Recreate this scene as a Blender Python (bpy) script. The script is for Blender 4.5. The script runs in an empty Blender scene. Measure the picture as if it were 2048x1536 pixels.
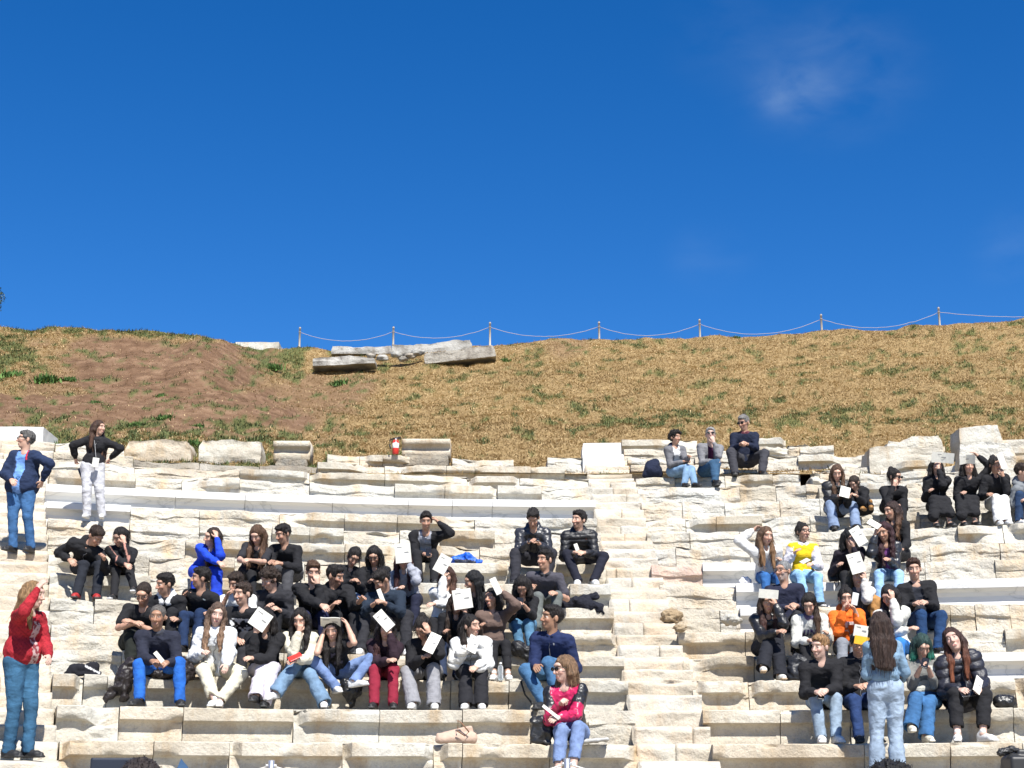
import bpy, math, random
import numpy as np
from mathutils import Vector, Matrix
R_ = math.radians
random.seed(7)
rng = np.random.default_rng(7)
scene = bpy.context.scene
COL = scene.collection

# ------------------------------------------------------------ camera
F = 3168.0                      # focal length in photograph pixels (2048 wide)
CAMZ = 1.55
PITCH = math.atan((1620 - 768) / F)
cam = bpy.data.cameras.new('camera')
cam.sensor_width = 36
cam.lens = F / 2048 * 36
cam.clip_end = 3000
camo = bpy.data.objects.new('camera', cam)
camo.location = (0, 0, CAMZ)
camo.rotation_euler = (math.pi / 2 + PITCH, 0, 0)
COL.objects.link(camo)
scene.camera = camo

# ------------------------------------------------------------ sky and sun
SUN_EL, SUN_AZ = R_(53), R_(19)     # sun behind the camera, to the right
w = bpy.data.worlds.new('World')
scene.world = w
w.use_nodes = True
nt = w.node_tree
nt.nodes.clear()
out = nt.nodes.new('ShaderNodeOutputWorld')
bg = nt.nodes.new('ShaderNodeBackground')
sky = nt.nodes.new('ShaderNodeTexSky')
sky.sky_type = 'NISHITA'
sky.sun_disc = False
sky.sun_elevation = SUN_EL
sky.sun_rotation = math.pi - SUN_AZ
sky.altitude = 600
sky.air_density = 0.85
sky.dust_density = 0.0
sky.ozone_density = 4.0
hs = nt.nodes.new('ShaderNodeHueSaturation')
hs.inputs['Saturation'].default_value = 1.34
hs.inputs['Value'].default_value = 1.30
hs.inputs['Hue'].default_value = 0.508
nt.links.new(sky.outputs[0], hs.inputs['Color'])
# faint wisps of cloud, high on the right
tc = nt.nodes.new('ShaderNodeTexCoord')
def wn(t, **k):
    n = nt.nodes.new(t)
    for a, b in k.items(): setattr(n, a, b)
    return n
def wisp(direction, size, gain, stretch):
    vm = wn('ShaderNodeVectorMath', operation='SUBTRACT'); vm.inputs[1].default_value = direction
    nt.links.new(tc.outputs['Generated'], vm.inputs[0])
    sc_ = wn('ShaderNodeVectorMath', operation='MULTIPLY'); sc_.inputs[1].default_value = (stretch[0] / size, 1 / size, stretch[1] / size)
    nt.links.new(vm.outputs[0], sc_.inputs[0])
    ln = wn('ShaderNodeVectorMath', operation='LENGTH'); nt.links.new(sc_.outputs[0], ln.inputs[0])
    mr = wn('ShaderNodeMapRange', interpolation_type='SMOOTHERSTEP')
    mr.inputs['From Min'].default_value = 0; mr.inputs['From Max'].default_value = 1
    mr.inputs['To Min'].default_value = gain; mr.inputs['To Max'].default_value = 0
    nt.links.new(ln.outputs['Value'], mr.inputs['Value'])
    return mr.outputs[0]
noi = wn('ShaderNodeTexNoise'); noi.inputs['Scale'].default_value = 30; noi.inputs['Detail'].default_value = 7; noi.inputs['Roughness'].default_value = .5; noi.inputs['Distortion'].default_value = .25
mpp = wn('ShaderNodeMapping'); mpp.inputs['Rotation'].default_value = (0, R_(30), 0); mpp.inputs['Scale'].default_value = (.7, 1, 1.5)
nt.links.new(tc.outputs['Generated'], mpp.inputs[0]); nt.links.new(mpp.outputs[0], noi.inputs[0])
nr = wn('ShaderNodeMapRange'); nr.inputs['From Min'].default_value = .34; nr.inputs['From Max'].default_value = .72
nt.links.new(noi.outputs[0], nr.inputs['Value'])
def skydir(px, py):
    v = Vector(((px - 1024) / F, 1, (768 - py) / F))
    v.rotate(Matrix.Rotation(PITCH, 3, 'X'))
    return v.normalized()
acc = None
for px, py, size, gain, st in ((1592, 190, .036, .15, (.9, 1.4)), (1660, 140, .085, .08, (1, 1.3)), (1420, 515, .04, .035, (1, 1.3)), (1440, 60, .05, .03, (1, 1)), (2035, 500, .04, .05, (1, 1))):
    o = wisp(skydir(px, py), size, gain, st)
    if acc is None: acc = o
    else:
        ad = wn('ShaderNodeMath', operation='ADD'); nt.links.new(acc, ad.inputs[0]); nt.links.new(o, ad.inputs[1]); acc = ad.outputs[0]
mu = wn('ShaderNodeMath', operation='MULTIPLY'); nt.links.new(acc, mu.inputs[0]); nt.links.new(nr.outputs[0], mu.inputs[1])
mx = wn('ShaderNodeMix', data_type='RGBA'); mx.inputs['B'].default_value = (5.4, 6.8, 7.8, 1)
nt.links.new(mu.outputs[0], mx.inputs['Factor']); nt.links.new(hs.outputs[0], mx.inputs['A'])
nt.links.new(mx.outputs['Result'], bg.inputs['Color'])
bg.inputs['Strength'].default_value = 0.062
nt.links.new(bg.outputs[0], out.inputs[0])
sl = bpy.data.lights.new('sun', 'SUN')
sl.energy = 5.0
sl.angle = R_(0.5)
sl.color = (1.0, 0.965, 0.90)
so = bpy.data.objects.new('sun', sl)
sv = Vector((math.sin(SUN_AZ) * math.cos(SUN_EL), -math.cos(SUN_AZ) * math.cos(SUN_EL), math.sin(SUN_EL)))
so.rotation_euler = sv.to_track_quat('Z', 'Y').to_euler()
so.location = (20, -40, 60)
COL.objects.link(so)
scene.view_settings.view_transform = 'Standard'
scene.view_settings.look = 'None'
scene.view_settings.exposure = 1.0
scene.view_settings.gamma = 1.0

# ------------------------------------------------------------ projection helpers
CP, SP = math.cos(PITCH), math.sin(PITCH)
def ray(px, py):
    xc, yc = (px - 1024) / F, (768 - py) / F
    return np.array([xc, CP - SP * yc, SP + CP * yc])
def at(px, py, Y):
    """the point at depth Y that stands on the sight line of photograph pixel (px, py)"""
    d = ray(px, py)
    return np.array([0, 0, CAMZ]) + d * (Y / d[1])
def proj(p):
    x, y, z = p[0], p[1], p[2] - CAMZ
    zc = y * CP + z * SP
    return 1024 + F * x / zc, 768 - F * (-y * SP + z * CP) / zc

# ------------------------------------------------------------ theatre geometry
T = 0.70                         # row depth
CX, CY = 1.30, -2.70             # centre of the arcs
R0 = 18.70
YS = [1487, 1420, 1361, 1312, 1264, 1215, 1168, 1127, 1093, 1062, 1033, 1000, 971, 952, 933, 915, 897, 879]
ROWZ = {}
for n_, y_ in enumerate(YS):
    ROWZ[n_] = at(1240, y_, R0 + CY + T * n_)[2]
for n_ in (-1, -2, -3, -4, -5): ROWZ[n_] = ROWZ[n_ + 1] - .37
def RR(n): return R0 + T * n
def row_pt(n, px, d=0.0, dz=0.0, level=None):
    """point on seat row n seen at photograph column px, d metres in front of its edge, dz above it"""
    r = RR(n) - d
    z = ROWZ[n if level is None else level] + dz
    lo, hi = -1.2, 1.2
    for _ in range(40):
        m = (lo + hi) / 2
        p = (CX + r * math.sin(m), CY + r * math.cos(m), z)
        if proj(p)[0] < px: lo = m
        else: hi = m
    return np.array(p)
def phi_at(n, px):
    p = row_pt(n, px)
    return math.atan2(p[0] - CX, p[1] - CY)

# ------------------------------------------------------------ noise
def _hash(ix, iy, iz, s):
    h = (ix * 374761393 + iy * 668265263 + iz * 2147483647 + s * 1274126177) & 0xffffffff
    h = ((h ^ (h >> 13)) * 1274126177) & 0xffffffff
    h = (h ^ (h >> 16)) & 0xffffffff
    return h.astype(np.float64) / 0xffffffff * 2 - 1
def vnoise(p, s=0):
    p = np.asarray(p, float)
    i = np.floor(p).astype(np.int64); f = p - i; f = f * f * (3 - 2 * f)
    r = 0
    for dx in (0, 1):
        wx = f[:, 0] if dx else 1 - f[:, 0]
        for dy in (0, 1):
            wy = f[:, 1] if dy else 1 - f[:, 1]
            for dz in (0, 1):
                wz = f[:, 2] if dz else 1 - f[:, 2]
                r = r + wx * wy * wz * _hash(i[:, 0] + dx, i[:, 1] + dy, i[:, 2] + dz, s)
    return r
def fbm(p, o=3, s=0, g=.5):
    a, r, p = 1.0, 0, np.asarray(p, float)
    for k in range(o):
        r = r + a * vnoise(p, s + k * 17); p = p * 2.03 + 3.1; a *= g
    return r
def sstep(a, b, x):
    t = np.clip((x - a) / (b - a), 0, 1); return t * t * (3 - 2 * t)

# ------------------------------------------------------------ objects
def mesh(name, V, Fc, mat, parent=None, col=None, smooth=True, loc=None, mats=None, midx=None):
    me = bpy.data.meshes.new(name)
    V = np.asarray(V, np.float32)
    if loc is not None: V = V - np.asarray(loc, np.float32)
    if isinstance(Fc, np.ndarray):
        nf, k = Fc.shape
        me.vertices.add(len(V)); me.vertices.foreach_set('co', V.ravel())
        me.loops.add(nf * k); me.loops.foreach_set('vertex_index', Fc.astype(np.int32).ravel())
        me.polygons.add(nf)
        me.polygons.foreach_set('loop_start', np.arange(0, nf * k, k, dtype=np.int32))
        me.polygons.foreach_set('loop_total', np.full(nf, k, np.int32))
        me.update(calc_edges=True)
    else:
        me.from_pydata([tuple(map(float, v)) for v in V], [], Fc)
        me.update()
    if smooth: me.polygons.foreach_set('use_smooth', np.ones(len(me.polygons), bool))
    if smooth == 'a': me.set_sharp_from_angle(angle=R_(38))
    if col is not None:
        a = me.color_attributes.new('Col', 'FLOAT_COLOR', 'POINT')
        c = np.ones((len(V), 4), np.float32); c[:, :3] = col
        a.data.foreach_set('color', c.ravel())
    for m in (mats or [mat]): me.materials.append(m)
    if midx is not None: me.polygons.foreach_set('material_index', np.asarray(midx, np.int32))
    o = bpy.data.objects.new(name, me)
    COL.objects.link(o)
    if parent is not None:
        o.parent = parent
        if loc is not None: o.location = tuple(np.asarray(loc) - np.asarray(parent.location))
        else: o.location = tuple(-np.asarray(parent.location))
    elif loc is not None: o.location = tuple(loc)
    return o
def tag(o, label, cat, group=None, kind=None):
    if label: o['label'] = label
    if cat: o['category'] = cat
    if group: o['group'] = group
    if kind: o['kind'] = kind
    return o
def empty(name, loc, label, cat, group=None):
    o = bpy.data.objects.new(name, None); COL.objects.link(o)
    o.location = tuple(map(float, loc)); o.empty_display_size = .1
    bpy.context.view_layer.update() if False else None
    return tag(o, label, cat, group)

# ------------------------------------------------------------ materials
def nmat(name):
    m = bpy.data.materials.new(name); m.use_nodes = True
    t = m.node_tree; b = t.nodes['Principled BSDF']
    return m, t, b
def N(t, ty, **k):
    n = t.nodes.new(ty)
    for a, v in k.items():
        if a in n.inputs.keys(): n.inputs[a].default_value = v
        else: setattr(n, a, v)
    return n
def ramp(t, src, stops):
    r = t.nodes.new('ShaderNodeValToRGB'); e = r.color_ramp.elements
    while len(e) < len(stops): e.new(.5)
    for q, (p, c) in zip(e, stops):
        q.position = p; q.color = (*c, 1) if len(c) == 3 else c
    t.links.new(src, r.inputs[0]); return r.outputs[0]
def mixc(t, fac, a, b, mode='MIX'):
    m = t.nodes.new('ShaderNodeMix'); m.data_type = 'RGBA'; m.blend_type = mode
    for s, v in (('Factor', fac), ('A', a), ('B', b)):
        i = m.inputs[s] if s == 'Factor' else [q for q in m.inputs if q.name == s and q.type == 'RGBA'][0]
        if hasattr(v, 'links'): t.links.new(v, i)
        else: i.default_value = v if s == 'Factor' else (*v, 1)
    return [q for q in m.outputs if q.type == 'RGBA'][0]
def bump(t, b, src, strength, dist):
    n = t.nodes.new('ShaderNodeBump'); n.inputs['Strength'].default_value = strength; n.inputs['Distance'].default_value = dist
    t.links.new(src, n.inputs['Height']); t.links.new(n.outputs[0], b.inputs['Normal'])
def objco(t): return t.nodes.new('ShaderNodeNewGeometry').outputs['Position']
def noise(t, scale, detail=4, rough=.55, vec=None, dist=0):
    n = N(t, 'ShaderNodeTexNoise'); n.inputs['Scale'].default_value = scale; n.inputs['Detail'].default_value = detail
    n.inputs['Roughness'].default_value = rough; n.inputs['Distortion'].default_value = dist
    t.links.new(vec if vec is not None else objco(t), n.inputs['Vector']); return n.outputs[0]
def mapped(t, sc):
    m = t.nodes.new('ShaderNodeMapping'); m.inputs['Scale'].default_value = sc
    t.links.new(objco(t), m.inputs[0]); return m.outputs[0]
def stone_mat(name, c_lo, c_mid, c_hi, stain, grey, bumpk=1.0):
    m, t, b = nmat(name)
    base = ramp(t, noise(t, 1.7, 6, .6), [(.32, c_lo), (.5, c_mid), (.68, c_hi)])
    oi = t.nodes.new('ShaderNodeObjectInfo')
    tint = ramp(t, oi.outputs['Random'], [(0, (.84, .79, .71)), (.3, (1, .98, .95)), (.6, (.90, .92, .935)), (.8, (1.02, 1.0, .96)), (1, (.97, .89, .80))])
    base = mixc(t, 1.0, base, tint, 'MULTIPLY')
    st = ramp(t, noise(t, 1.0, 5, .6, mapped(t, (3.5, 3.5, .9))), [(.50, (0, 0, 0)), (.72, (1, 1, 1))])
    base = mixc(t, st, base, stain)
    gr = ramp(t, noise(t, 7, 7, .7), [(.56, (0, 0, 0)), (.75, (.75,) * 3)])
    base = mixc(t, gr, base, grey)
    g2 = ramp(t, noise(t, 1.1, 6, .7, mapped(t, (1, 1, 2))), [(.54, (0, 0, 0)), (.72, (.45,) * 3)])
    base = mixc(t, g2, base, tuple(x * 1.35 for x in grey))
    g3 = ramp(t, noise(t, 3.2, 9, .78, mapped(t, (1, 1, 2.2)), 1.5), [(.487, (1, 1, 1)), (.5, (.72,) * 3), (.513, (1, 1, 1))])
    base = mixc(t, 1.0, base, g3, 'MULTIPLY')
    fine = ramp(t, noise(t, 45, 4, .7), [(.3, (.86,) * 3), (.6, (1,) * 3)])
    base = mixc(t, 1.0, base, fine, 'MULTIPLY')
    t.links.new(base, b.inputs['Base Color'])
    b.inputs['Roughness'].default_value = .8
    bump(t, b, noise(t, 22, 8, .65), .6 * bumpk, .04)
    return m
M = {}
M['marble'] = stone_mat('weathered_marble', (.38, .34, .275), (.48, .45, .385), (.54, .525, .47), (.36, .26, .15), (.22, .20, .17))
M['rock'] = stone_mat('broken_marble', (.39, .355, .295), (.49, .465, .405), (.545, .53, .485), (.50, .38, .24), (.33, .32, .30), 1.8)
M['step'] = stone_mat('stair_stone', (.39, .345, .275), (.475, .44, .375), (.53, .505, .45), (.55, .42, .29), (.42, .37, .31), 1.0)
M['pink'] = stone_mat('pink_stone', (.42, .27, .21), (.52, .36, .29), (.58, .48, .40), (.52, .40, .30), (.35, .30, .28), 1.5)
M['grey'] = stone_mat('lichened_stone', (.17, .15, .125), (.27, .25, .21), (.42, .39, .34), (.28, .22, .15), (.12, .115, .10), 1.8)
def new_marble():
    m, t, b = nmat('new_white_marble')
    w1 = ramp(t, noise(t, .9, 6, .55, mapped(t, (1, 1, 1.8)), 1.2), [(.44, (.60, .59, .565)), (.49, (.56, .55, .53)), (.505, (.42, .42, .41)), (.52, (.57, .56, .54)), (.56, (.61, .60, .58))])
    oi = t.nodes.new('ShaderNodeObjectInfo')
    tint = ramp(t, oi.outputs['Random'], [(0, (.93, .94, .95)), (1, (1, 1, .98))])
    w1 = mixc(t, 1.0, w1, tint, 'MULTIPLY')
    t.links.new(w1, b.inputs['Base Color']); b.inputs['Roughness'].default_value = .55
    bump(t, b, noise(t, 60, 3), .1, .004)
    return m
M['new'] = new_marble()

# ------------------------------------------------------------ stone blocks
PROF = [(-.86, 0), (-.6, 0), (-.4, 0), (-.25, 0), (-.12, 0), (-.05, 0), (-.012, -.001), (0, -.010), (0, -.04), (0, -.07), (0, -.10), (0, -.126),
        (-.008, -.133), (-.045, -.140), (-.070, -.150), (-.085, -.165), (-.094, -.19), (-.098, -.215), (-.098, -.24), (-.094, -.262), (-.088, -.30), (-.086, -.345), (-.085, -.39)]
PROF_NEW = [(-.86, 0), (-.5, 0), (-.2, 0), (-.012, 0), (0, -.012), (0, -.06), (0, -.100), (-.008, -.108), (-.04, -.116), (-.085, -.14), (-.11, -.19), (-.112, -.25), (-.10, -.275), (-.095, -.28), (-.095, -.34), (-.095, -.39)]
def block(n, ph0, ph1, style, seed, parent, name='seat_block', mat=None, rise=None, top=0.0, out_=0.0, width_back=None):
    """one carved stone of row n between two angles"""
    rise = rise or (ROWZ[n] - ROWZ[n - 1])
    k = rise / .36
    prof = np.array(PROF_NEW if style == 'n' else PROF); prof = prof.copy(); prof[:, 1] *= k
    if style != 'n':        # finer profile
        q = []
        for a, b_ in zip(prof[:-1], prof[1:]):
            q.append(a)
            if a[0] > -.3: q.append((a + b_) / 2)
        q.append(prof[-1]); prof = np.array(q)
    R = RR(n); L = (ph1 - ph0) * R
    gap = .003
    nu = max(3, int(L / (.12 if style == 'n' else .028)))
    rs = np.random.default_rng(seed)
    u = np.linspace(gap, L - gap, nu)
    if style != 'n': u[0] += rs.uniform(0, .004)
    U, I = np.meshgrid(u, np.arange(len(prof)), indexing='ij')
    O = prof[:, 0][I]; Z = prof[:, 1][I].copy(); O = O.copy()
    P3 = np.stack([U + seed * 3.7, O, Z], -1).reshape(-1, 3)
    if style != 'n':
        dmg = np.zeros(nu)
        x = u / L
        if style in 'b': dmg += 1.0
        elif style == 'p':
            if rs.random() < .6: dmg = np.maximum(dmg, sstep(.45, .8, x + .1 * fbm(np.stack([u * 3, u * 0, u * 0 + seed], -1), 2)))
            else: dmg = np.maximum(dmg, sstep(.55, .2, x))
        else:
            if rs.random() < .2: dmg = np.maximum(dmg, sstep(rs.uniform(.08, .2), .02, u))
            if rs.random() < .2: dmg = np.maximum(dmg, sstep(L - rs.uniform(.08, .2), L-.02, u))
        if style == 'b':
            dmg = .80 + .35 * fbm(np.stack([u * 1.6, u * 0 + seed, u * 0], -1), 3, seed)
        dmg = np.clip(dmg, 0, 1)[:, None]
        # broken target: rough rock face leaning back towards the top
        h = -Z / rise
        tgt = -.17 + .15 * np.clip(h, 0, 1) ** .8
        front = sstep(-.35, -.1, O) 
        rnd = fbm(P3 * [3.0, 3, 5], 4, seed).reshape(O.shape)
        rid = (1 - abs(fbm(P3 * [2.2, 4, 7.5], 3, seed + 5))).reshape(O.shape)
        step_ = (np.floor((vnoise(P3 * [4, 0, 9], seed + 9).reshape(O.shape)) * 3) / 3)
        ob = tgt + .036 * rnd + .032 * (rid - .65) + .018 * step_
        O2 = O + (ob - O) * dmg * front
        backward = front * dmg
        topn = fbm(np.stack([U * 2.5 + seed, O * 2, O * 0], -1).reshape(-1, 3), 3, seed + 3).reshape(O.shape)
        Z = Z - backward * np.clip(.015 + .045 * topn, -.01, .1) * (h < .5)
        O = np.minimum(O2, .012)
        # wear of intact parts
        O += (.0035 * rnd) * front
        edge = np.exp(-((h - .02) / .06) ** 2) * (O > -.06) * (O < .05)
        chip = np.clip(fbm(np.stack([U * 5 + seed * 2, U * 0, U * 0], -1).reshape(-1, 3), 3, seed + 8).reshape(O.shape) - .25, 0, 1)
        O -= edge * chip * .05; Z -= edge * chip * .03
        e2 = np.exp(-((h - .36) / .07) ** 2) * (1 - dmg)
        chip2 = np.clip(fbm(np.stack([U * 3.5 + seed, U * 0 + 4, U * 0], -1).reshape(-1, 3), 3, seed + 6).reshape(O.shape) - .3, 0, 1)
        O -= e2 * chip2 * .07
        Z += .003 * rnd * front
        O += rs.uniform(-.012, .008); Z += rs.uniform(-.006, .004)
    O = O + out_; Z = Z + top
    th = ph0 + U / R
    rad = R - O
    # rad: o is towards the viewer (smaller radius)
    X = CX + rad * np.sin(th); Y = CY + rad * np.cos(th); ZZ = ROWZ[n] + Z
    V = np.stack([X, Y, ZZ], -1).reshape(-1, 3)
    m_ = len(prof)
    a = (np.arange(nu - 1)[:, None] * m_ + np.arange(m_ - 1)[None]).ravel()
    Q = np.stack([a, a + 1, a + m_ + 1, a + m_], 1).tolist()
    Q.append(list(range(m_))[::-1]); b0 = (nu - 1) * m_; Q.append([b0 + i for i in range(m_)])
    c = V.mean(0)
    mm = mat or (M['new'] if style == 'n' else M['rock'] if style == 'b' else M['marble'])
    o = mesh(name, V, Q, mm, parent, loc=c, smooth='a' if style != 'n' else False)
    return o
def fix_normals():
    pass
# ------------------------------------------------------------ seat rows
def auto_blocks(x0, x1, style, rs, n):
    out_, x = [], x0
    s = F / (RR(n) + CY)
    while x < x1 - 12:
        wdt = rs.uniform(.75, 1.5) * s * .97
        nx = x + wdt
        if x1 - nx < .45 * s: nx = x1
        out_.append((x, nx, style if style != '?' else rs.choice(list('iipb')))); x = nx
    return out_
def spec(s):
    """'120 i 308 i 460' -> blocks; a run written with two letters is cut into several stones of mixed kind"""
    t = s.split(); r = []
    for i in range(0, len(t) - 2, 2): r.append((float(t[i]), float(t[i + 2]), t[i + 1]))
    return r
LEFT = {
 -2: '128 I 1295', -1: '125 i 290 I 1290',
 0: '120 i 308 i 460 i 686 i 868 p 925 i 1100 i 1282', 1: '114 p 240 i 368 i 588 i 760 i 925 i 1062 i 1178 b 1272',
 2: '106 i 168 i 216 I 660 I 1018 i 1140 i 1257', 3: '104 b 245 I 700 I 1080 i 1249', 4: '103 b 250 I 640 B 760 I 1060 i 1240',
 5: '101 b 190 b 300 B 470 I 1000 i 1228', 6: '100 p 302 B 420 p 600 B 780 I 1060 i 1140 i 1222', 7: '98 p 160 b 300 b 395 p 470 b 610 b 720 B 838 i 1015 b 1090 i 1213',
 8: '97 b 240 b 372 i 520 i 690 p 830 p 960 b 1080 b 1208', 9: '96 b 260 b 400 b 545 i 620 i 688 b 800 b 880 i 990 b 1100 b 1203',
 10: '93 n 262 b 400 b 560 p 690 i 795 p 950 b 1060 b 1195', 11: '92 n 352 n 491 n 666 n 817 n 905 n 985 n 1191',
 12: '100 i 272 b 365 p 480 b 620 b 790 i 890 i 995 i 1083 b 1188', 13: '104 b 270 b 480 i 620 i 770 p 935 i 1040 b 1186',
 14: '108 b 268 g 400 g 520 g 635 p 770 p 893 i 950 i 1062 i 1130 b 1182', 15: '112 b 250 x 655 b 720 p 766 p 838 x 905 b 1028 x 1095 b 1176'}
RIGHT = {
 -2: '1462 I 2170', -1: '1445 I 2170',
 0: '1425 i 1728 i 1900 I 2160', 1: '1405 i 1560 i 1700 I 2026 I 2160', 2: '1386 i 1498 i 1640 i 1790 I 2030 I 2150', 3: '1367 p 1508 i 1640 I 1960 n 2150',
 4: '1356 i 1490 I 1640 I 1925 b 2010 p 2150', 5: '1338 b 1440 b 1480 n 1560 I 1900 b 1950 b 2020 b 2150', 6: '1321 b 1472 n 1560 n 1700 n 1862 n 2150',
 7: '1303 k 1405 n 1575 b 1700 b 1850 b 1990 b 2140', 8: '1298 b 1352 b 1500 b 1600 B 1860 b 2000 b 2140', 9: '1294 b 1380 b 1480 b 1600 b 1700 p 1815 b 1915 p 2006 p 2060 B 2140',
 10: '1288 b 1372 i 1432 i 1524 b 1620 B 1760 b 1840 B 2140', 11: '1283 b 1365 b 1450 b 1560 b 1640 B 2140', 12: '1276 b 1480 b 1552 b 1612 b 1690 B 2140',
 13: '1272 b 1350 b 1450 p 1545 b 1598 x 1640 b 1720 B 2140', 14: '1262 b 1420 b 1530 b 1600 x 1625 b 1760 B 2140', 15: '1256 b 1390 b 1480 b 1596 p 1737 b 1810 b 1890 x 1920 b 2005 B 2140',
 16: '1248 b 1400 b 1500 p 1600 b 1668 x 1770 b 1890 x 1922 b 1998 b 2140', 17: '1243 p 1395 x 1495 i 1572 x 2140'}
ORD = ['lowest', 'second', 'third', 'fourth', 'fifth', 'sixth', 'seventh', 'eighth', 'ninth', 'tenth', 'eleventh', 'twelfth', 'thirteenth', 'fourteenth', 'fifteenth', 'sixteenth', 'seventeenth', 'eighteenth', 'nineteenth', 'twentieth']
def look_of(txt):
    if txt.count('n') > 3: return 'clean new white slab seats'
    if txt.count('b') + txt.count('B') > 3: return 'rough broken marble seats'
    return 'worn marble seats'
for side, D_, wedge, grp in (('L', LEFT, 'left of the central stairs', 'marble seat rows left of the central stairs'), ('R', RIGHT, 'right of the central stairs', 'marble seat rows right of the central stairs')):
    for n in sorted(D_):
        bl = []
        rs = np.random.default_rng(100 + n + (50 if side == 'R' else 0))
        for x0, x1, st in spec(D_[n]):
            if st == 'I': bl += auto_blocks(x0, x1, 'i', rs, n)
            elif st == 'B': bl += [(a, b, rs.choice(list('bbp'))) for a, b, _ in auto_blocks(x0, x1, 'b', rs, n)]
            else: bl.append((x0, x1, st))
        bl = [b for b in bl if b[2] != 'x']
        mid = row_pt(n, (bl[0][0] + bl[-1][1]) / 2)
        e = empty('seat_row', mid, f'{look_of(D_[n])}, {ORD[n + 2]} row up, {wedge}', 'stone seats', grp)
        for j, (x0, x1, st) in enumerate(bl):
            seed = 1000 * (side == 'R') + 40 * (n + 3) + j
            mat = None; s2 = st; top = 0; o_ = 0
            if st == 'k': s2 = 'b'; mat = M['pink']
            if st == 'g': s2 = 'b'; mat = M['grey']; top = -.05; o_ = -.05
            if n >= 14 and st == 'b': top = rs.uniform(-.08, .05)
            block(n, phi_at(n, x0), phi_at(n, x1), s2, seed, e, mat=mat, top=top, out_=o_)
# ------------------------------------------------------------ staircases
def stair(name_label, f0, f1, n0, n1, seed0, cut=None, newtop=None):
    e = empty('stone_staircase', (CX, RR(n0) + CY, ROWZ[n0]), name_label, 'staircase')
    k = 0
    for n in range(n0, n1 + 1):
        rise = (ROWZ[n] - ROWZ[n - 1]) / 2
        for half in (0, 1):
            k += 1
            # half 0: lower step of the pair, half 1: level with the seat
            R = RR(n) - (.24 if half == 0 else -.13)
            z = ROWZ[n] - (rise if half == 0 else 0) + (.02 * math.sin(k * 12.9 + seed0)); R += .035 * math.sin(k * 7.7 + seed0)
            pa, pb = f0(R), f1(R)
            rs = np.random.default_rng(seed0 + k)
            cuts = [pa]
            if rs.random() < .4: cuts.append(pa + (pb - pa) * rs.uniform(.2, .8))
            cuts.append(pb)
            for c0, c1 in zip(cuts[:-1], cuts[1:]):
                mat = M['new'] if (newtop and n >= newtop) else M['step']
                stepstone(e, R, z, c0, c1, rise, seed0 * 7 + k * 3, mat)
    return e
def stepstone(e, R, z, pa, pb, rise, seed, mat):
    L = (pb - pa) * R; nu = max(3, int(L / .03))
    pr = [(-.62, 0), (-.3, 0), (-.12, 0), (-.05, 0), (-.015, -.002), (0, -.014)] + [(0.0, -.014 - (rise + .0) * i / 8) for i in range(1, 8)] + [(0, -rise - .03)]
    pr = np.array(pr)
    u = np.linspace(.003, L - .003, nu)
    U, I = np.meshgrid(u, np.arange(len(pr)), indexing='ij')
    O = pr[:, 0][I].copy(); Z = pr[:, 1][I].copy()
    P3 = np.stack([U + seed * 1.3, O, Z], -1).reshape(-1, 3)
    front = sstep(-.3, -.02, O)
    r1 = fbm(P3 * [3, 3, 6], 4, seed).reshape(O.shape)
    wear = fbm(np.stack([U * 2 + seed, U * 0, U * 0], -1).reshape(-1, 3), 3, seed + 2).reshape(O.shape)
    O += front * (.022 * r1) ; Z += front * (.020 * wear - .008)
    edge = np.exp(-((Z + .01) / .03) ** 2) * (O > -.08)
    O -= edge * np.clip(wear + .25, 0, 1) * .07; Z -= edge * np.clip(wear + .1, 0, 1) * .02
    th = pa + U / R; rad = R - O
    V = np.stack([CX + rad * np.sin(th), CY + rad * np.cos(th), z + Z], -1).reshape(-1, 3)
    m_ = len(pr); a = (np.arange(nu - 1)[:, None] * m_ + np.arange(m_ - 1)[None]).ravel()
    Q = np.stack([a, a + 1, a + m_ + 1, a + m_], 1).tolist()
    Q.append(list(range(m_))[::-1]); b0 = (nu - 1) * m_; Q.append([b0 + i for i in range(m_)])
    mesh('step', V, Q, mat, e, loc=V.mean(0))
XL = lambda R: math.asin((-.06) / R)
stair('worn stone staircase climbing between the two seating wedges in the middle of the theatre', lambda R: math.asin(-.06 / R), lambda R: math.asin((.72 if R < 21 else .68) / R), -2, 15, 5)
PHL = phi_at(6, 99.5)
_Rn = [RR(n) for n in range(-2, 16)]; _Pn = [phi_at(n, spec(LEFT[n])[0][0] - 1) for n in range(-2, 16)]
stair('pale stone staircase at the far left edge under the two standing people', lambda R: PHL - 1.3 / R, lambda R: float(np.interp(R, _Rn, _Pn)), -2, 15, 900)
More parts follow.
